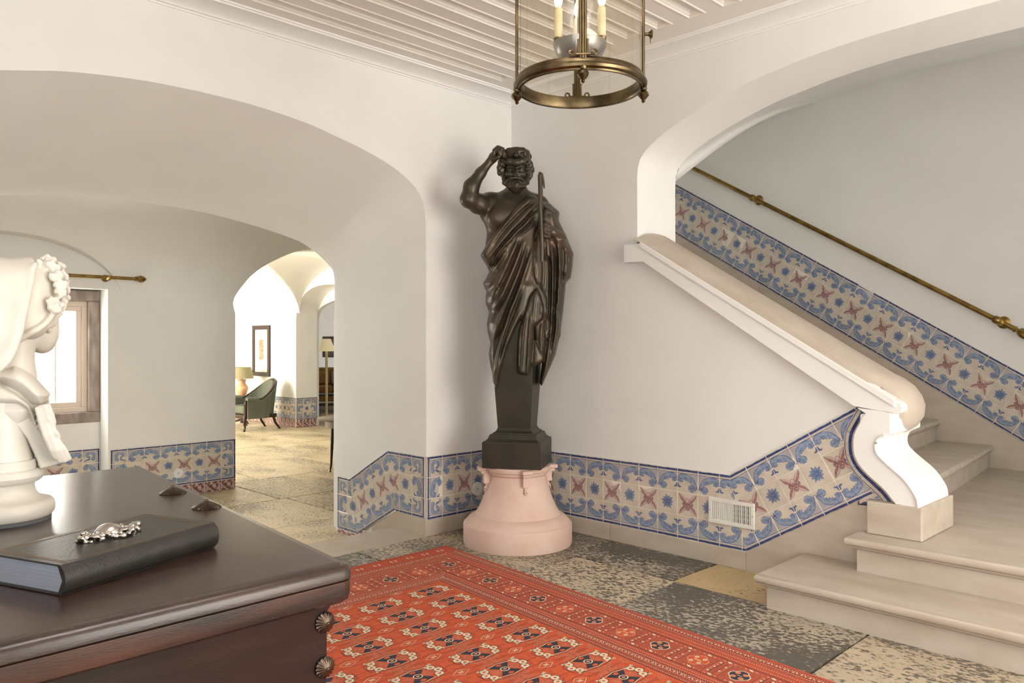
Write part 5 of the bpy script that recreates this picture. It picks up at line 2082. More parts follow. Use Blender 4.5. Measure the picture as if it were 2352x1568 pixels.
vb.chain([S(1184.5, 384, -0.104), S(1183.5, 393, -0.122), S(1182.5, 401.5, -0.137)], [0.0095, 0.0095, 0.0120], 0.008)
vb.ell(S(1178.3, 402.6, -0.118), (0.011, 0.011, 0.008), 0.006)
vb.ell(S(1187.2, 402.6, -0.118), (0.011, 0.011, 0.008), 0.006)
# right arm of the figure (viewer's left): upper arm out and forward, forearm up to the mask
SH, EL, WR = S(1126, 468, 0.02), S(1077, 458, -0.115), S(1124.5, 372, -0.10)
vb.ell(SH, (0.072, 0.07, 0.072), 0.03)
vb.cap(SH, S(1098, 467, -0.06), 0.066, 0.060, 0.03)
vb.cap(S(1098, 467, -0.06), EL, 0.058, 0.052, 0.025)
vb.ell(S(1104, 476, -0.055), (0.055, 0.045, 0.038), 0.03)              # biceps / triceps mass
mid = S(1083, 428, -0.115)
vb.cap(EL, mid, 0.052, 0.049, 0.02)
vb.cap(mid, S(1104, 397, -0.106), 0.047, 0.034, 0.02)
vb.cap(S(1104, 397, -0.106), WR, 0.034, 0.023, 0.015)
vb.ell(S(1071, 456, -0.11), (0.034, 0.036, 0.036), 0.02)
vb.cap(S(1122, 492, 0.01), S(1140, 505, -0.02), 0.05, 0.06, 0.04)    # arm pit / lat
# hand: palm, four fingers closing on the mask edge, thumb
PA = S(1136, 356, -0.105)
vb.ell(S(1134, 360, -0.10), (0.030, 0.026, 0.040), 0.012, R=roty(0.45))
vb.cap(WR, S(1133, 362, -0.10), 0.024, 0.028, 0.012)
for i, (kx, ky, kw) in enumerate(((1135, 344.5, -0.130), (1139, 341, -0.115), (1142, 338.5, -0.098), (1144, 337.5, -0.082))):
    r_ = 0.0105 - 0.0006 * i
    k1 = S(kx, ky, kw)
    k2 = S(kx + 12, ky + 3.5, kw - 0.012)
    k3 = S(kx + 16, ky + 12, kw - 0.002)
    vb.cap(S(1134, 354, kw), k1, 0.013, 0.0118, 0.006)
    vb.cap(k1, k2, 0.0115, r_, 0.003)
    vb.cap(k2, k3, r_, 0.0085, 0.003)
vb.chain([S(1134, 366, -0.125), S(1145, 361, -0.140), S(1153, 352, -0.132)], [0.014, 0.0115, 0.0095], 0.006)
# left hand of the figure, holding the crook against the chest
HW = -0.205
vb.cap(S(1296, 556, -0.05), S(1270, 534, -0.165), 0.050, 0.032, 0.02)
vb.cap(S(1270, 534, -0.165), S(1256, 529, -0.185), 0.028, 0.030, 0.012)
vb.ell(S(1255, 529, -0.188), (0.034, 0.022, 0.038), 0.012)
for i in range(4):
    y_ = 515.5 + i * 9.0
    r_ = (0.0112, 0.0118, 0.0115, 0.0100)[i]
    a, b, c, e_ = S(1262, y_ + 2, -0.205), S(1251, y_ - 0.5, -0.226), S(1240.5, y_ + 1, -0.214), S(1239, y_ + 3, -0.192)
    vb.cap(a, b, r_ * 1.12, r_, 0.004)
    vb.cap(b, c, r_, r_ * 0.95, 0.003)
    vb.cap(c, e_, r_ * 0.95, r_ * 0.8, 0.003)
vb.chain([S(1262, 517, -0.195), S(1252, 509.5, -0.208), S(1243, 508.5, -0.200)], [0.014, 0.0118, 0.0095], 0.005)
body = vb.obj('body', bronze, statue)

# --- hair and beard
vh = SVol((-0.18, -0.22, 2.12), (0.16, 0.16, 2.56), 0.0045)
rnd_ = random.Random(3)
vh.ell(S(1187, 380, 0.035), (0.092, 0.094, 0.112), 0.01)
for (x, y, w, r_) in ((1150, 385, -0.01, .030), (1152, 372, -0.02, .028), (1149, 396, 0.0, .024), (1154, 362, -0.03, .026), (1157, 405, -0.01, .018), (1216, 378, -0.02, .028),
                      (1219, 390, -0.01, .028), (1217, 402, -0.005, .024), (1213, 410, 0.0, .018), (1211, 367, -0.03, .026), (1214, 360, -0.01, .024), (1155, 378, -0.055, .016), (1211, 384, -0.058, .018),
                      (1209, 372, -0.065, .016), (1158, 368, -0.06, .016), (1155, 392, -0.045, .015), (1213, 396, -0.045, .016)):
    vh.ell(S(x, y, w), (r_ * .9, r_, r_), 0.008)
    for q in range(3):
        a = rnd_.uniform(0, 6.28)
        vh.chain([S(x + 5 * math.cos(a + t), y + 5 * math.sin(a + t), w - r_ * 0.75) for t in (0, 0.9, 1.8)], 0.0055, 0.004)
# beard: jaw mass, locks, moustache
vh.ell(S(1185, 421, -0.055), (0.062, 0.056, 0.040), 0.012)
vh.ell(S(1187, 433, -0.070), (0.036, 0.038, 0.036), 0.015)
for sg, x0 in ((-1, 1158.5), (1, 1210.5)):
    vh.chain([S(x0 + sg * 1, 398, -0.035), S(x0 - sg * 1, 410, -0.05), S(x0 - sg * 6, 421, -0.07)], [0.014, 0.019, 0.022], 0.010)
    vh.ell(S(x0 - sg * 0.5, 420, -0.055), (0.018, 0.020, 0.016), 0.006)
    vh.chain([S(1183.5, 407.5, -0.128), S(1183.5 + sg * 9, 409.0, -0.122), S(1183.5 + sg * 17, 414, -0.102), S(1183.5 + sg * 22, 420, -0.085)], [0.0085, 0.0105, 0.0095, 0.006], 0.004)
for k in range(11):
    a = -1.25 + 2.5 * k / 10
    x0, y0 = 1186 + 17 * math.sin(a), 422 - 3 * math.cos(a)
    L_ = 8 + 11 * math.cos(a)
    vh.chain([S(x0, y0, -0.105 + 0.02 * abs(a)), S(x0 + 3 * math.sin(a) + 1.5 * math.sin(k * 2.3), y0 + L_ * 0.5, -0.112 + 0.022 * abs(a)), S(x0 + 1 * math.sin(a) - 2.0 * math.sin(k * 2.3), y0 + L_, -0.098 + 0.02 * abs(a))], [0.0105, 0.0115, 0.0050], 0.0015)
for k in range(9):
    a = -1.3 + 2.6 * k / 8
    x0, y0 = 1185 + 21 * math.sin(a), 414 + 2 * math.cos(a)
    vh.chain([S(x0, y0, -0.098 + 0.028 * abs(a)), S(x0 + 2 * math.sin(k * 1.9), y0 + 6, -0.112 + 0.028 * abs(a)), S(x0 - 2 * math.sin(k * 1.9), y0 + 13, -0.100 + 0.026 * abs(a))], [0.008, 0.0095, 0.004], 0.0015)
hair = vh.obj('hair_and_beard', bronze, statue)

# --- the mask pushed up on his brow
vm = SVol((-0.17, -0.25, 2.36), (0.14, 0.06, 2.58), 0.0045)
vm.ell(S(1186, 360, -0.055), (0.088, 0.085, 0.050), 0.01, R=rotx(-0.35))
vm.chain([S(1157, 366, -0.10), S(1170, 371.5, -0.135), S(1186, 373.5, -0.142), S(1200, 370, -0.132), S(1211, 362, -0.10)], [0.014, 0.020, 0.022, 0.019, 0.013], 0.012)   # heavy chin rim
vm.chain([S(1158, 350, -0.09), S(1168, 345.5, -0.105), S(1180, 346, -0.115)], [0.012, 0.016, 0.013], 0.008)     # brow
vm.chain([S(1190, 347.5, -0.110), S(1201, 345, -0.10), S(1210, 351, -0.085), S(1212, 360, -0.075)], [0.013, 0.017, 0.015, 0.010], 0.008)
vm.ell(S(1201, 352.5, -0.125), (0.017, 0.014, 0.009), 0.004, 'cut')
vm.ell(S(1170, 353, -0.135), (0.015, 0.014, 0.007), 0.006, 'cut')
vm.ell(S(1185, 356, -0.135), (0.016, 0.018, 0.018), 0.010)      # nose
vm.chain([S(1212, 356, -0.08), S(1214, 349, -0.075), S(1211.5, 343.5, -0.075)], [0.010, 0.008, 0.004], 0.006)    # horn-like lock at the right
vm.ell(S(1187, 352, 0.0), (0.070, 0.045, 0.040), 0.02, 'cut')
vm.chain([S(1154, 347, -0.11), S(1157, 353, -0.105), S(1156, 361, -0.10)], [0.010, 0.009, 0.011], 0.005)
mask = vm.obj('raised_mask', bronze, statue)

# --- cloak: front-view layers with thickness; folds are ridges drawn down the cloth
K = 1 / 2.6125
cp = lambda x, y: (1000 + x * K, 300 + y * K)      # marks read on an enlarged front view


def UZ(x, y, w=-0.15):
    p = S(*cp(x, y), w)
    return (p[0], p[2])


vc = SVol((-0.36, -0.36, 0.86), (0.42, 0.24, 2.30), 0.0060)
U2, Z2 = np.meshgrid(vc.ax[0].astype(float), vc.ax[2].astype(float), indexing='ij')
Yc = vc.ax[1][None, :, None]


def layer(poly, front, back, edge, ridges=(), pw=2.0, front_of=None, k=0.004, flatness=0.0, vol=None, uz=None):
    """poly: outline on the enlarged front view; front/back: depth of the cloth at full thickness; edge: how far in it reaches that depth"""
    vol = vol or vc
    uz = uz or UZ
    U_, Z_ = np.meshgrid(vol.ax[0].astype(float), vol.ax[2].astype(float), indexing='ij')
    Y_ = vol.ax[1][None, :, None]
    sd = poly_sdf(U_, Z_, [uz(x, y) for x, y in poly])
    q = np.clip(-sd / edge, 0, 1)
    T = flatness + (1 - flatness) * (1 - (1 - q) ** pw) ** (1 / pw)
    H = np.zeros_like(U_)
    for r in ridges:
        pts, wid, amp = r[0], r[1], r[2]
        asym = r[3] if len(r) > 3 else 0.0
        D, side, fr = line_dist(U_, Z_, catmull([uz(x, y) for x, y in pts], 4))
        taper = np.clip(np.minimum(fr, 1 - fr) * 7 + 0.12, 0, 1)
        H = H + amp * taper * np.exp(-(D / (wid * (1 + asym * side))) ** 2)
    mid_ = 0.02 if front_of is None else front_of
    wfr = mid_ - (mid_ - front) * T - H * np.clip(q * 2.5, 0, 1)
    wbk = mid_ + (back - mid_) * T
    e = np.maximum(wfr[:, None, :] - Y_, Y_ - wbk[:, None, :])
    e = np.maximum(e * 0.8, sd[:, None, :]).astype(np.float32)
    vol.merge(tuple(slice(0, n_) for n_ in vol.n), e, k)


main = [(548, 378), (600, 381), (690, 408), (755, 465), (752, 520), (800, 620), (842, 722), (836, 800), (825, 870), (795, 900), (788, 980), (778, 1080), (765, 1180), (762, 1230), (750, 1260), (732, 1345), (700, 1420),
        (668, 1490), (640, 1540), (630, 1520), (645, 1400), (650, 1200), (600, 1190), (560, 1250), (520, 1290), (505, 1200), (482, 1190), (455, 1260), (430, 1340), (400, 1430), (378, 1500), (362, 1560),
        (345, 1510), (340, 1470), (325, 1420), (315, 1340), (325, 1275), (306, 1200), (303, 1150), (318, 1082), (296, 1035), (293, 1000), (300, 955), (285, 925), (278, 905), (300, 870), (318, 830), (300, 790), (285, 765),
        (266, 740), (290, 700), (318, 655), (352, 612), (402, 540), (480, 448)]
RG = []
# rolled band over the chest
RG += [([(590, 392), (500, 470), (420, 560), (350, 650), (290, 735)], .014, .020, .3), ([(608, 440), (520, 530), (450, 600), (380, 690), (310, 775)], .011, .024, -.3),
       ([(612, 480), (540, 560), (470, 625), (390, 720), (310, 830)], .012, .028, .3), ([(560, 400), (470, 480), (400, 560)], .009, .010),
       ([(614, 510), (560, 585), (500, 630), (420, 690), (350, 780)], .010, .016, -.2)]
# long folds radiating from the left hip and the hand
RG += [([(505, 640), (470, 720), (420, 830), (370, 930), (315, 1000)], .012, .020, -.4), ([(530, 650), (490, 770), (445, 880), (390, 1000), (330, 1090)], .011, .022, .3),
       ([(550, 680), (520, 800), (470, 930), (415, 1060), (360, 1200), (335, 1330)], .013, .026, -.3), ([(585, 700), (545, 820), (505, 940), (455, 1080), (405, 1220), (360, 1380), (348, 1480)], .012, .024, .3),
       ([(430, 720), (370, 810), (320, 870)], .012, .020), ([(400, 830), (340, 900), (300, 930)], .012, .016), ([(380, 930), (330, 1010)], .012, .014),
       ([(470, 640), (430, 700), (370, 770)], .009, .014), ([(470, 1010), (430, 1140), (390, 1270), (362, 1420)], .010, .018, -.3), ([(500, 1110), (470, 1180), (430, 1290), (385, 1420)], .012, .014, .2),
       ([(600, 740), (595, 850), (600, 960)], .008, .006)]
# thigh swelling in the middle
RG += [([(545, 900), (530, 1000), (510, 1080), (495, 1150)], .040, .020)]
# arm and long folds on the right
RG += [([(690, 640), (700, 740), (704, 900), (700, 1050), (690, 1200), (672, 1340), (655, 1460)], .008, .024, -.3), ([(720, 630), (738, 720), (744, 860), (738, 1040), (728, 1180), (700, 1350)], .010, .026, .3),
       ([(775, 645), (790, 720), (790, 820), (775, 960), (765, 1100), (745, 1230)], .010, .018, .3), ([(745, 640), (800, 670), (832, 730)], .010, .022), ([(800, 690), (815, 760), (812, 830)], .007, .012),
       ([(690, 420), (740, 470), (752, 510)], .014, .014), ([(625, 430), (690, 480), (720, 560)], .016, .010), ([(665, 640), (672, 760), (676, 950), (672, 1120)], .006, .014), ([(760, 900), (756, 1050), (750, 1160)], .012, .012)]
# shoulder and forearm swelling
RG += [([(650, 430), (720, 510), (775, 600), (800, 680)], .050, .030), ([(800, 690), (740, 650), (680, 610)], .030, .030)]
layer(main, -0.150, 0.175, 0.15, RG, 2.2)
# the band wound over the chest stands proud of the bare skin
bandp = [(548, 376), (600, 379), (622, 400), (622, 505), (570, 590), (490, 650), (410, 725), (322, 812), (300, 790), (266, 740), (290, 700), (318, 655), (352, 612), (402, 540), (480, 448)]
layer(bandp, -0.150, 0.05, 0.035, [([(585, 395), (500, 475), (420, 562), (350, 652), (295, 735)], .013, .014, .3), ([(612, 430), (525, 525), (450, 602), (380, 692), (315, 775)], .011, .016, -.3),
                                   ([(615, 478), (545, 562), (470, 630), (395, 720)], .012, .018, .3)], 2.0, flatness=0.62)
# cloth edges that hang free in front of the shaft
layer([(548, 1090), (486, 1186), (431, 1314), (392, 1437), (366, 1560), (345, 1510), (338, 1440), (350, 1360), (370, 1280), (400, 1180), (440, 1080), (500, 980), (560, 960), (575, 1020)], -0.162, 0.03, 0.03,
      [([(470, 1060), (420, 1190), (380, 1330), (355, 1480)], .010, .016, -.3), ([(520, 1060), (465, 1180), (420, 1300), (376, 1470)], .010, .012, .3)], 2.0, flatness=0.72)
layer([(655, 1040), (700, 960), (745, 1050), (752, 1180), (725, 1320), (690, 1420), (640, 1540), (630, 1520), (648, 1380), (656, 1200)], -0.135, 0.03, 0.03,
      [([(690, 1000), (690, 1200), (672, 1380), (645, 1500)], .009, .014, -.3), ([(725, 1040), (725, 1200), (700, 1340)], .010, .014, .3)], 2.0, flatness=0.70)
layer([(585, 1120), (662, 1080), (664, 1300), (655, 1385), (640, 1400), (598, 1260)], -0.140, 0.03, 0.02, [([(640, 1140), (632, 1260), (645, 1370)], .007, .012)], 2.0, flatness=0.8)
# smooth fall of cloth behind and below the crook
layer([(585, 620), (622, 500), (640, 640), (690, 660), (690, 1000), (660, 1060), (630, 980), (606, 940), (575, 980), (560, 800)], -0.160, 0.03, 0.05,
      [([(600, 640), (590, 760), (598, 900)], .010, .014), ([(640, 700), (650, 840), (640, 960)], .009, .012), ([(672, 680), (676, 840), (672, 1000)], .007, .016)], 2.0, flatness=0.75)
# valleys pressed in afterwards
def valley(pts, wid, depth):
    D, side, fr = line_dist(U2, Z2, catmull([UZ(x, y) for x, y in pts], 4))
    taper = np.clip(np.minimum(fr, 1 - fr) * 6, 0, 1)
    h = (depth * taper * np.exp(-(D / wid) ** 2)).astype(np.float32)
    vc.d += h[:, None, :] * (Yc < 0.02)


for v_ in (([(612, 460), (530, 545), (460, 615), (380, 705), (310, 800)], .006, .018), ([(600, 415), (500, 500), (420, 585), (340, 690)], .006, .014), ([(612, 500), (550, 580), (480, 640), (400, 730), (320, 850)], .006, .018),
           ([(515, 650), (480, 745), (430, 860), (360, 980)], .006, .016), ([(540, 670), (505, 790), (455, 910), (400, 1030), (340, 1150)], .006, .016), ([(565, 700), (530, 820), (485, 940), (430, 1080), (375, 1240), (345, 1400)], .007, .020),
           ([(520, 950), (470, 1090), (420, 1220), (372, 1400)], .008, .018), ([(662, 650), (664, 750), (690, 800), (688, 1000), (682, 1200), (655, 1380)], .008, .022), ([(722, 660), (724, 780), (720, 980), (712, 1180), (690, 1330)], .007, .024),
           ([(765, 660), (768, 780), (758, 950)], .006, .016), ([(795, 720), (802, 800)], .005, .014), ([(640, 470), (625, 560), (600, 640), (600, 720)], .010, .020), ([(590, 760), (592, 870), (608, 950)], .004, .010), ([(320, 790), (400, 760)], .006, .010),
           ([(300, 870), (370, 830)], .006, .012), ([(690, 430), (640, 480), (640, 540)], .008, .010)):
    valley(*v_)
# hanging panels at the centre
pan = [(560, 1000), (590, 960), (610, 940), (632, 990), (652, 1060), (650, 1110), (640, 1135), (605, 1165), (592, 1172), (588, 1250), (582, 1360), (572, 1430), (562, 1470), (528, 1467), (490, 1455), (486, 1400), (490, 1290), (500, 1190), (520, 1130), (540, 1070)]
layer(pan, -0.185, -0.06, 0.02, [([(548, 1080), (530, 1200), (520, 1330), (512, 1460)], .006, .016), ([(572, 1090), (562, 1230), (556, 1350), (548, 1466)], .006, .016), ([(600, 980), (590, 1080), (585, 1160)], .007, .010), ([(505, 1210), (500, 1330), (498, 1450)], .006, .010),
                                 ([(640, 1040), (636, 1100)], .01, .008)], 2.0, front_of=-0.10, flatness=0.5)
lap = [(585, 1250), (604, 1262), (625, 1300), (650, 1345), (654, 1370), (640, 1392), (605, 1412), (572, 1432), (575, 1340)]
layer(lap, -0.165, -0.06, 0.02, [([(600, 1280), (610, 1350), (600, 1400)], .014, .008)], 2.0, front_of=-0.10, flatness=0.5)
cloak = vc.obj('cloak', bronze, statue, 4)

# --- crook
st = [S(1240, 402, -0.222), S(1241.5, 440, -0.222), S(1241, 480, -0.224), S(1243.5, 520, -0.222), S(1245, 560, -0.220), S(1245, 601, -0.215)]
st = [p - np.array([0, 0, ZS]) for p in st]
tube('crook', st, [0.0135, 0.0145, 0.0150, 0.0135, 0.0145, 0.0135], bronze, statue, n=14)
hk = [S(1240, 404, -0.222), S(1241, 398.5, -0.215), S(1244, 400, -0.200), S(1247.5, 415, -0.196), S(1250, 432, -0.198)]
tube('crook_hook', [p - np.array([0, 0, ZS]) for p in hk], [0.013, 0.012, 0.010, 0.008, 0.005], bronze, statue, n=12)

# --- pink stone pedestal
ped = thing('stone_pedestal', 'pink limestone bell-shaped pedestal with small scroll brackets under the bronze statue', 'pedestal', (SCX, SCY, 0), YAW)
pp = [(0.0, 0.0), (0.345, 0.0), (0.349, 0.01), (0.350, 0.125), (0.347, 0.134), (0.338, 0.138), (0.330, 0.150), (0.310, 0.172), (0.284, 0.186), (0.274, 0.190), (0.270, 0.198), (0.254, 0.222), (0.238, 0.255), (0.222, 0.295), (0.208, 0.335),
      (0.195, 0.380), (0.187, 0.420), (0.184, 0.437), (0.186, 0.440), (0.190, 0.446), (0.196, 0.449), (0.198, 0.462), (0.208, 0.466), (0.213, 0.475), (0.213, 0.490), (0.206, 0.496), (0.0, 0.496)]
lathe('bell_drum', pp, pink_stone, ped, 96, angle=35)
for k, a in enumerate((-PI / 2 + 0.24, -PI / 2 + 0.24 + PI / 2, -PI / 2 + 0.24 + PI, -PI / 2 + 0.24 - PI / 2)):
    br = bpy.data.objects.new('bracket', None)
    COL.objects.link(br)
    br.parent = ped
    br.rotation_euler = (0, 0, a)
    box('bracket_cap', 0.17, 0.262, -0.033, 0.033, 0.470, 0.494, pink_stone, br, bevel=0.006)
    box('bracket_mould', 0.17, 0.242, -0.026, 0.026, 0.450, 0.471, pink_stone, br, bevel=0.006)
    box('bracket_block', 0.17, 0.225, -0.021, 0.021, 0.388, 0.452, pink_stone, br, bevel=0.003)
    tube('bracket_drop', [(0.196, 0.0, 0.392), (0.203, 0.0, 0.368), (0.212, 0.002, 0.352)], [0.014, 0.011, 0.010], pink_stone, br, n=10)
    sv = [(0.216, 0.010 * math.cos(q), 0.352 + 0.011 * math.sin(q)) for q in np.linspace(0.5, 5.5, 12)]
    tube('bracket_scroll', sv, 0.005, pink_stone, br, n=6)

# ================================================================== MARBLE BUST
BD = 2.158
bust_o = Vector((1.591, -3.539, DZ))


TH0 = math.atan2(-1171.0, 1810.0)          # the bust stands well off the camera axis, so its own frame is turned along the line of sight
BD0 = BD / math.cos(TH0)


def B(px_, py_, w=0.0):
    x = (BD0 + w) * math.tan(math.atan2(px_ - 1176.0, 1810.0) - TH0)
    dep = (BD0 + w) * math.cos(TH0) - x * math.sin(TH0)
    return np.array([x, w, 1.29 + (784 - py_) * dep / 1810.0 - DZ])


class BVol(Vol):
    def ell(self, c, r, k=0.01, op='add', R=None):
        r = np.array(r if hasattr(r, '__len__') else (r, r, r), float) * (0.84, 1, 1)
        return Vol.ell(self, c, r, k, op, R)


bust = thing('marble_bust', 'white marble bust of a veiled woman with flowered hair standing on the dark chest', 'bust', bust_o, YAW - TH0)
vf = BVol((-0.22, -0.20, 0.12), (0.24, 0.22, 0.78), 0.0048)
UB = lambda x, y: tuple(B(x, y, -0.04)[[0, 2]])
# face turned to the right and away
vf.ell(B(84, 742, 0.05), (0.062, 0.07, 0.084), 0.02, R=roty(-0.25))
vf.ell(B(101, 766, 0.05), (0.029, 0.045, 0.040), 0.02)
vf.ell(B(96, 790, 0.055), (0.026, 0.036, 0.021), 0.018)
vf.ell(B(120, 735, 0.07), (0.016, 0.03, 0.055), 0.015)
vf.ell(B(66, 690, 0.03), (0.083, 0.098, 0.098), 0.01)
vf.ell(B(126, 765, 0.105), (0.013, 0.014, 0.02), 0.01)       # nose side, turned away
# neck
vf.cap(B(28, 890, 0.0), B(40, 790, 0.0), 0.046, 0.044, 0.006)
vf.cap(B(30, 930, 0.02), B(34, 868, 0.01), 0.080, 0.048, 0.03)
vf.ell(B(114, 752, -0.020), (0.009, 0.010, 0.018), 0.004)    # ear lobe
face = vf.obj('head_and_neck', marble, bust)

vg = BVol((-0.16, -0.18, 0.46), (0.26, 0.22, 0.84), 0.0042)
# smooth hair cap
vg.ell(B(66, 682, 0.02), (0.086, 0.104, 0.098), 0.01, R=roty(0.15))
vg.ell(B(58, 733, -0.02), (0.072, 0.072, 0.056), 0.03, R=roty(0.5))
# twisted roll along the nape
tw = [B(36, 782, -0.055), B(54, 771, -0.068), B(72, 759, -0.076), B(88, 752, -0.078), B(103, 740, -0.072), B(115, 724, -0.058), B(124, 708, -0.04)]
for i in range(len(tw) - 1):
    vg.cap(tw[i], tw[i + 1], 0.0105, 0.0105, 0.003)
for i in range(13):
    t = i / 12 * (len(tw) - 1)
    k0 = min(int(t), len(tw) - 2)
    p = tw[k0] + (tw[k0 + 1] - tw[k0]) * (t - k0)
    vg.ell(p + np.array([0.001, -0.013, -0.003]), (0.0105, 0.012, 0.0185), 0.0, R=roty(0.75))
# wreath of flowers and curls over the crown and brow
fl = [(92, 614, -0.02, .024), (106, 610, -0.01, .024), (120, 614, -0.025, .022), (132, 622, -0.01, .020), (128, 634, -0.055, .020), (141, 636, -0.02, .020), (146, 650, -0.01, .018), (138, 652, -0.055, .020), (147, 666, -0.02, .018),
      (138, 672, -0.065, .018), (146, 683, -0.01, .019), (142, 696, -0.035, .018), (128, 702, -0.070, .024), (136, 712, -0.04, .016), (110, 604, 0.03, .026), (134, 620, 0.04, .024), (144, 655, 0.04, .022), (140, 690, 0.03, .020), (116, 690, -0.080, .014)]
rb = random.Random(11)
for (x, y, w, r_) in fl:
    c = B(x, y, w)
    vg.ell(c, r_ * 0.62, 0.004)
    for q in range(5):
        a = 2 * PI * q / 5 + rb.random()
        vg.ell(c + np.array([0.62 * r_ * math.cos(a), -0.40 * r_, 0.62 * r_ * math.sin(a)]), r_ * 0.42, 0.002)
vg.chain([B(122, 710, -0.050), B(128, 724, -0.042), B(123, 740, -0.038), B(116, 750, -0.036)], [0.013, 0.011, 0.010, 0.006], 0.003)
hairb = vg.obj('flowered_hair', marble, bust)

# veil lying over the back of the head: the hair's own form, a little larger, ending along its front edge
vv = BVol((-0.30, -0.24, 0.30), (0.16, 0.22, 0.84), 0.0050)
vv.ell(B(66, 680, 0.02), (0.100, 0.132, 0.112), 0.01, R=roty(0.15))
vv.ell(B(50, 738, -0.02), (0.088, 0.098, 0.075), 0.03, R=roty(0.5))
vv.ell(B(-5, 700, -0.005), (0.120, 0.140, 0.130), 0.03)
vv.ell(B(-25, 760, -0.02), (0.105, 0.135, 0.150), 0.05)
vv.cap(B(-30, 790, -0.03), B(-60, 900, -0.02), 0.10, 0.12, 0.05)
U3, Z3 = np.meshgrid(vv.ax[0].astype(float), vv.ax[2].astype(float), indexing='ij')
UV_ = lambda x, y: tuple(B(x, y, -0.09)[[0, 2]])
hood = [(-260, 560), (60, 560), (86, 604), (77, 622), (77, 642), (73, 655), (64, 700), (52, 760), (39, 800), (24, 830), (2, 852), (-40, 900), (-260, 960)]
sdh = poly_sdf(U3, Z3, [UV_(x, y) for x, y in hood]).astype(np.float32)
vv.d = np.maximum(vv.d, sdh[:, None, :])
ed = [B(73, 620, -0.085), B(74, 643, -0.100), B(70, 656, -0.104), B(62, 700, -0.108), B(50, 757, -0.106), B(37, 797, -0.098), B(21, 827, -0.090), B(-2, 848, -0.085)]
# rolled hem along the veil's front edge, laid on the surface
hem = []
for x, y in resample([(84, 606), (75, 622), (74, 642), (70, 656), (61, 700), (49, 758), (36, 798), (21, 827), (0, 848)], 36):
    p = B(x - 3, y, -0.08)
    iu, iz = int(round((p[0] - vv.lo[0]) / vv.res)), int(round((p[2] - vv.lo[2]) / vv.res))
    col = np.nonzero(vv.d[iu, :, iz] < 0)[0]
    hem.append((p[0], float(vv.ax[1][col[0]]) if len(col) else np.nan, p[2]))
hy = np.array([h[1] for h in hem])
ok_ = ~np.isnan(hy)
hy = np.interp(np.arange(len(hy)), np.arange(len(hy))[ok_], hy[ok_])
hy = np.convolve(np.pad(hy, 3, mode='edge'), np.ones(7) / 7, 'valid')
vv.chain([np.array([h[0], y + 0.001, h[2]]) for h, y in zip(hem, hy)], 0.0075, 0.007)
veil = vv.obj('veil', marble, bust, 2)

# shoulder drapery over the hollowed slab
vd = BVol((-0.22, -0.14, 0.08), (0.26, 0.16, 0.52), 0.0033)
layer([(-160, 835), (-20, 845), (15, 843), (32, 834), (52, 842), (75, 859), (101, 888), (118, 906), (111, 915), (98, 931), (77, 932), (40, 905), (0, 882), (-160, 878)], -0.085, 0.10, 0.035,
      [([(40, 850), (70, 880), (95, 912)], .02, .006)], 2.0, flatness=0.25, vol=vd, uz=UB, k=0.006)
layer([(-160, 876), (0, 878), (40, 900), (70, 925), (80, 950), (88, 984), (84, 988), (74, 965), (58, 938), (38, 930), (0, 928), (-160, 925)], -0.075, 0.06, 0.02,
      [([(20, 895), (55, 920), (75, 955)], .008, .008)], 2.0, flatness=0.4, vol=vd, uz=UB, k=0.003)
layer([(-160, 925), (0, 925), (36, 928), (58, 940), (78, 970), (90, 985), (112, 1018), (130, 1046), (142, 1064), (118, 1072), (92, 1078), (84, 1055), (62, 1008), (42, 984), (15, 966), (-20, 962), (-160, 966)], -0.045, 0.07, 0.006,
      [], 2.0, flatness=0.8, vol=vd, uz=UB, k=0.006)
layer([(76, 931), (98, 930), (113, 917), (118, 938), (125, 965), (122, 977), (132, 990), (135, 1004), (128, 1008), (146, 1020), (152, 1032), (165, 1050), (158, 1060), (142, 1064), (128, 1040), (108, 1008), (88, 984)], -0.082, 0.08, 0.02,
      [], 2.0, flatness=0.45, vol=vd, uz=UB, k=0.010)
for pts, r0 in (([(84, 938), (93, 968), (104, 1000), (118, 1030), (128, 1048)], .0075), ([(93, 935), (104, 966), (116, 1000), (130, 1034), (139, 1056)], .0085), ([(102, 932), (113, 962), (120, 980)], .0080),
                ([(112, 930), (119, 952), (123, 970)], .0070), ([(122, 1000), (138, 1032), (148, 1056)], .0080), ([(130, 1006), (147, 1030), (157, 1052)], .0075), ([(121, 982), (128, 994), (132, 1002)], .0085)):
    n_ = len(pts)
    vd.chain([B(x, y, -0.080 - 0.014 * math.sin(PI * (i + 0.5) / n_)) for i, (x, y) in enumerate(pts)], [r0 * (0.75 + 0.55 * i / n_) for i in range(n_)], 0.0025)
drape = vd.obj('draped_shoulder', marble, bust, 1)
# support and socle
vp = BVol((-0.16, -0.16, 0.10), (0.16, 0.16, 0.36), 0.0055)
for i in range(9):
    t = i / 8
    z = 0.135 + 0.20 * t
    r_ = 0.098 - 0.028 * t ** 0.8
    vp.ell((-0.0 - 0.012 * t, 0.01, z), (r_, r_ * 0.9, 0.03), 0.02)
vp.obj('carved_support', marble, bust)
lathe('socle', [(0.0, 0.012), (0.142, 0.012), (0.149, 0.020), (0.151, 0.032), (0.149, 0.045), (0.142, 0.053), (0.128, 0.057), (0.118, 0.059), (0.104, 0.066), (0.095, 0.078), (0.091, 0.092), (0.094, 0.103), (0.106, 0.106), (0.114, 0.112), (0.119, 0.122), (0.116, 0.133), (0.108, 0.140), (0.099, 0.141), (0.099, 0.166), (0.0, 0.168)], marble, bust, 72, angle=40).scale = (0.84, 0.84, 1)
lathe('felt_pad', [(0, 0.0005), (0.140, 0.0005), (0.140, 0.013), (0, 0.013)], pad_felt, bust, 48).scale = (0.84, 0.84, 1)

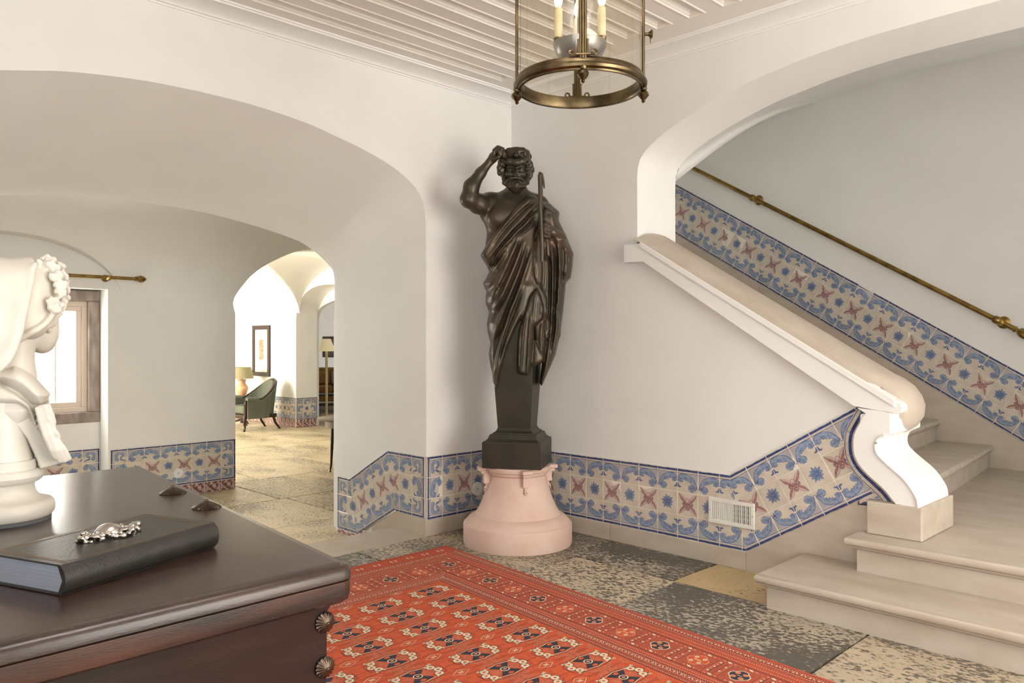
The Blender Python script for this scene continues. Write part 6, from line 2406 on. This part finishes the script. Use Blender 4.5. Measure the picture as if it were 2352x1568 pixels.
# silver mount on the book cover
vs_ = Vol((-0.10, -0.06, -0.004), (0.10, 0.06, 0.03), 0.0014)
rs = random.Random(5)
vs_.ell((0, 0.004, 0.004), (0.026, 0.020, 0.014), 0.003)
for k in range(110):
    a = rs.uniform(0, 6.28)
    u_ = rs.random()
    x, y = 0.072 * (2 * u_ - 1), 0.0
    lim = 0.030 * (1 - abs(2 * u_ - 1) ** 1.6) + 0.006
    y = rs.uniform(-lim, lim)
    r_ = rs.uniform(0.0028, 0.0058)
    vs_.ell((x, y, rs.uniform(0.001, 0.008)), (r_ * 1.2, r_, r_ * 0.8), 0.0015)
for k in range(7):
    c0 = (rs.uniform(-0.06, 0.06), rs.uniform(-0.015, 0.015))
    vs_.chain([(c0[0] + 0.010 * math.cos(t) * (1 - t / 9), c0[1] + 0.008 * math.sin(t) * (1 - t / 9), 0.007) for t in np.linspace(0, 5, 9)], 0.0025, 0.001)
so_ = vs_.obj('silver_mount', silver, bk, 0)
so_.location = (0.200, 0.118, BT)
so_.scale = (1.05, 1.35, 1.5)
# ================================================================== ROOMS BEYOND THE ARCHES
t = thing('round_table', 'polished walnut oval table with slender dark legs just beyond the arch', 'table', (-3.10, 0.78, GZ))
TH = 0.605
lathe('table_top', [(0, TH), (0.44, TH), (0.455, TH + 0.004), (0.458, TH + 0.014), (0.45, TH + 0.020), (0, TH + 0.020)], table_top, t, 56)
lathe('apron', [(0.36, TH - 0.075), (0.38, TH - 0.075), (0.38, TH), (0.36, TH)], table_top, t, 40, cap=False)
for k in range(4):
    a = math.radians(-70 + 90 * k)
    x, y = 0.40 * math.cos(a), 0.40 * math.sin(a)
    lg = tube('leg', [(x * 0.93, y * 0.93, TH - 0.002), (x * 0.97, y * 0.97, 0.3), (x, y, 0.07), (x * 1.03, y * 1.03, 0.028)], [0.022, 0.017, 0.012, 0.010], black_wood, t, n=10)
    lathe('caster', [(0, 0.0), (0.012, 0.003), (0.016, 0.013), (0.012, 0.024), (0.008, 0.032), (0, 0.034)], brass, lg, 12, loc=(x * 1.04, y * 1.04, 0))

ch = thing('armchair', 'green upholstered tub armchair with dark carved wooden frame under the framed picture', 'armchair', (-8.10, 2.03, GZ))
# tub back: shell following a horseshoe plan, higher at the rear
n_, h_ = 41, 9
vs, fs = [], []


def shell(phi):
    c = math.cos(phi)
    top = 0.50 + 0.30 * max(0, c) ** 1.3
    return top


def plan(phi, r):
    x = r * 1.0 * math.sin(phi)
    y = r * 0.95 * math.cos(phi)
    if abs(phi) > PI / 2:
        x = r * (1 if phi > 0 else -1)
        y = -(abs(phi) - PI / 2) * 0.26
    return x, y


phis = np.linspace(-2.5, 2.5, n_)
for side_, r in ((0, 0.335), (1, 0.255)):
    for p in phis:
        for k in range(h_):
            q = k / (h_ - 1)
            lean = 0.09 * max(0, math.cos(p)) * q
            x, y = plan(p, r + (0.012 * math.sin(PI * q) if side_ else 0))
            vs.append((x, y + lean, 0.20 + (shell(p) - 0.20) * q))
for s_ in range(2):
    b = s_ * n_ * h_
    for i in range(n_ - 1):
        for k in range(h_ - 1):
            fs.append((b + i * h_ + k, b + (i + 1) * h_ + k, b + (i + 1) * h_ + k + 1, b + i * h_ + k + 1))
o2 = n_ * h_
for i in range(n_ - 1):
    fs.append((i * h_ + h_ - 1, (i + 1) * h_ + h_ - 1, o2 + (i + 1) * h_ + h_ - 1, o2 + i * h_ + h_ - 1))
    fs.append((i * h_, (i + 1) * h_, o2 + (i + 1) * h_, o2 + i * h_))
for i in (0, n_ - 1):
    for k in range(h_ - 1):
        fs.append((i * h_ + k, i * h_ + k + 1, o2 + i * h_ + k + 1, o2 + i * h_ + k))
bm = bmesh.new()
V = [bm.verts.new(v) for v in vs]
for f in fs:
    bm.faces.new([V[i] for i in f])
from_bm('backrest', bm, green_fabric, ch, angle=50)
rim = []
for p in phis[6:-6]:
    x, y = plan(p, 0.30)
    rim.append((x, y + 0.09 * max(0, math.cos(p)), shell(p) + 0.008))
tube('crest_rail', rim, 0.020, mahogany, ch, n=10)
for sg in (-1, 1):
    tube('arm_pad', [(sg * 0.295, -0.05, 0.50), (sg * 0.295, -0.17, 0.505), (sg * 0.295, -0.245, 0.50)], [0.045, 0.050, 0.045], green_fabric, ch, n=14)
    tube('arm_post', [(sg * 0.295, -0.25, 0.49), (sg * 0.30, -0.275, 0.44), (sg * 0.285, -0.262, 0.34), (sg * 0.29, -0.265, 0.24)], [0.026, 0.024, 0.020, 0.024], mahogany, ch, n=10)
box('seat_cushion', -0.27, 0.27, -0.29, 0.24, 0.27, 0.40, green_fabric, ch, bevel=0.045, seg=4)
box('seat_rail', -0.30, 0.30, -0.285, 0.28, 0.20, 0.265, mahogany, ch, bevel=0.012)
for x, y, s in ((-0.27, -0.26, -1), (0.27, -0.26, -1), (-0.24, 0.26, 1), (0.24, 0.26, 1)):
    if s < 0:
        tube('leg', [(x, y, 0.23), (x * 1.06, y - 0.02, 0.15), (x * 1.0, y, 0.06), (x * 1.03, y - 0.02, 0.0)], [0.030, 0.026, 0.015, 0.020], mahogany, ch, n=10)
    else:
        tube('leg', [(x, y - 0.02, 0.23), (x, y + 0.02, 0.11), (x * 1.05, y + 0.10, 0.0)], [0.026, 0.020, 0.016], mahogany, ch, n=10)

st_ = thing('side_table', 'small dark side table under the peach lamp beside the armchair', 'side table', (-8.87, 2.22, GZ))
lathe('table_top', [(0, 0.405), (0.20, 0.405), (0.21, 0.415), (0.20, 0.425), (0, 0.425)], mahogany, st_, 32)
lathe('pedestal_stem', [(0, 0.03), (0.03, 0.03), (0.022, 0.12), (0.035, 0.2), (0.02, 0.3), (0.03, 0.406), (0, 0.406)], mahogany, st_, 20)
for k in range(3):
    a = 2 * PI * k / 3
    tube('leg', [(0.02 * math.cos(a), 0.02 * math.sin(a), 0.09), (0.12 * math.cos(a), 0.12 * math.sin(a), 0.06), (0.19 * math.cos(a), 0.19 * math.sin(a), 0.0)], [0.018, 0.014, 0.014], mahogany, st_, n=8)
lp = thing('table_lamp', 'peach ceramic table lamp with olive shade beside the green armchair', 'lamp', (-8.87, 2.22, GZ + 0.4255))
lathe('ceramic_base', [(0, 0), (0.075, 0), (0.078, 0.03), (0.055, 0.045), (0.05, 0.075), (0.085, 0.12), (0.11, 0.19), (0.105, 0.23), (0.07, 0.275), (0.06, 0.31), (0.075, 0.35), (0.07, 0.36), (0, 0.36)], peach, lp, 32)
lathe('neck', [(0, 0.36), (0.02, 0.36), (0.02, 0.40), (0, 0.40)], brass, lp, 14)
sh_ = lathe('lamp_shade', [(0.200, 0.375), (0.155, 0.570), (0.152, 0.570), (0.197, 0.375)], shade_olive, lp, 40, cap=False)

pc_ = thing('framed_picture', 'tall picture in a dark wooden frame with pale mount on the bright wall', 'picture', (-8.96, YP, 1.125))
PWd, PHt = 0.63, 0.90
for (a, b, c, d) in ((-PWd / 2, PWd / 2, PHt / 2 - 0.075, PHt / 2), (-PWd / 2, PWd / 2, -PHt / 2, -PHt / 2 + 0.075), (-PWd / 2, -PWd / 2 + 0.075, -PHt / 2 + 0.075, PHt / 2 - 0.075), (PWd / 2 - 0.075, PWd / 2, -PHt / 2 + 0.075, PHt / 2 - 0.075)):
    box('frame', a, b, -0.035, -0.001, c, d, frame_wood, pc_, bevel=0.006)
box('mount', -PWd / 2 + 0.06, PWd / 2 - 0.06, -0.014, -0.004, -PHt / 2 + 0.06, PHt / 2 - 0.06, mount_white, pc_)
box('artwork', -0.075, 0.075, -0.017, -0.013, -0.16, 0.20, art_paper, pc_)

fl_ = thing('floor_lamp', 'slender cream floor lamp with conical shade in the darker sitting room', 'floor lamp', (-8.861, 3.889, GZ))
lathe('base', [(0, 0), (0.14, 0), (0.14, 0.012), (0.10, 0.022), (0.02, 0.03), (0, 0.03)], pole_cream, fl_, 28)
tube('pole', [(0, 0, 0.025), (0, 0, 1.30)], 0.024, pole_cream, fl_, n=12)
lathe('lamp_shade', [(0.172, 1.258), (0.075, 1.490), (0.072, 1.490), (0.169, 1.258)], shade_cream, fl_, 36, cap=False)

for m_, e_ in ((shade_cream, 0.22),):
    m_.node_tree.nodes['Principled BSDF'].inputs['Emission Color'].default_value = (1.0, 0.82, 0.5, 1)
    m_.node_tree.nodes['Principled BSDF'].inputs['Emission Strength'].default_value = e_
sf = thing('sofa', 'mustard sofa with scatter cushions at the back of the sitting room', 'sofa', (-11.55, 5.70, GZ), math.atan2(0.85, 0.52) - PI / 2 + PI * 0 + 0.0)
sf.rotation_euler = (0, 0, math.atan2(-0.50, 0.87) + PI / 2)
box('base', -1.0, 1.0, -0.40, 0.42, 0.10, 0.30, mustard, sf, bevel=0.03, seg=3)
box('backrest', -1.0, 1.0, 0.22, 0.46, 0.25, 0.84, mustard, sf, bevel=0.07, seg=4)
for x in (-0.95, 0.95):
    box('arm', x - 0.11, x + 0.11, -0.42, 0.40, 0.15, 0.58, mustard, sf, bevel=0.06, seg=4)
for x in (-0.42, 0.42):
    box('seat_cushion', x - 0.41, x + 0.41, -0.44, 0.22, 0.30, 0.45, mustard, sf, bevel=0.05, seg=4)
for x, y in ((-0.92, -0.34), (0.92, -0.34), (-0.92, 0.36), (0.92, 0.36)):
    tube('leg', [(x, y, 0.12), (x, y, 0.0)], [0.03, 0.022], black_wood, sf, n=8)
for x, m_, lab in ((-0.24, mustard, 'plump mustard cushion on the sofa behind the floor lamp'), (0.14, cushion_blue, 'blue grey cushion beside the mustard cushion on the sofa')):
    cu = thing('cushion', lab, 'cushion', (0, 0, 0))
    Mx = sf.matrix_basis @ Matrix.Translation((x, 0.02, 0.615)) @ Matrix.Rotation(-0.25, 4, 'X')
    cu.matrix_world = Mx
    bmc = bmesh.new()
    bm_box(bmc, -0.175, 0.175, -0.055, 0.055, -0.15, 0.15, 0.05, 4)
    from_bm('cushion_cover', bmc, m_, cu, angle=60)
ct = thing('coffee_table', 'low black coffee table in front of the mustard sofa', 'table', (-10.25, 4.90, GZ), math.atan2(-0.50, 0.87) + PI / 2)
box('table_top', -0.50, 0.50, -0.30, 0.30, 0.32, 0.355, black_wood, ct, bevel=0.006)
box('lower_shelf', -0.46, 0.46, -0.26, 0.26, 0.12, 0.14, black_wood, ct, bevel=0.004)
for x in (-0.46, 0.46):
    for y in (-0.26, 0.26):
        box('leg', x - 0.035, x + 0.035, y - 0.035, y + 0.035, 0, 0.32, black_wood, ct, bevel=0.004)
p2_ = thing('framed_picture', 'small dark framed picture on the sitting room back wall above the sofa', 'picture', (-16.35, 8.6, 1.13))
for (a, b, c, d) in ((-0.36, 0.36, 0.24, 0.31), (-0.36, 0.36, -0.31, -0.24), (-0.36, -0.29, -0.24, 0.24), (0.29, 0.36, -0.24, 0.24)):
    box('frame', a, b, -0.04, -0.001, c, d, frame_wood, p2_, bevel=0.006)
box('artwork', -0.30, 0.30, -0.015, -0.004, -0.25, 0.25, art_dark, p2_)
area('sitting_room_fill', (-5.0, 5.6, 1.5), (-11, 5.6, 0.3), 1.2, 1.2, 16, (1.0, 0.96, 0.9))  # added lamp aimed at the sofa; no window is built here
bpy.context.view_layer.update()
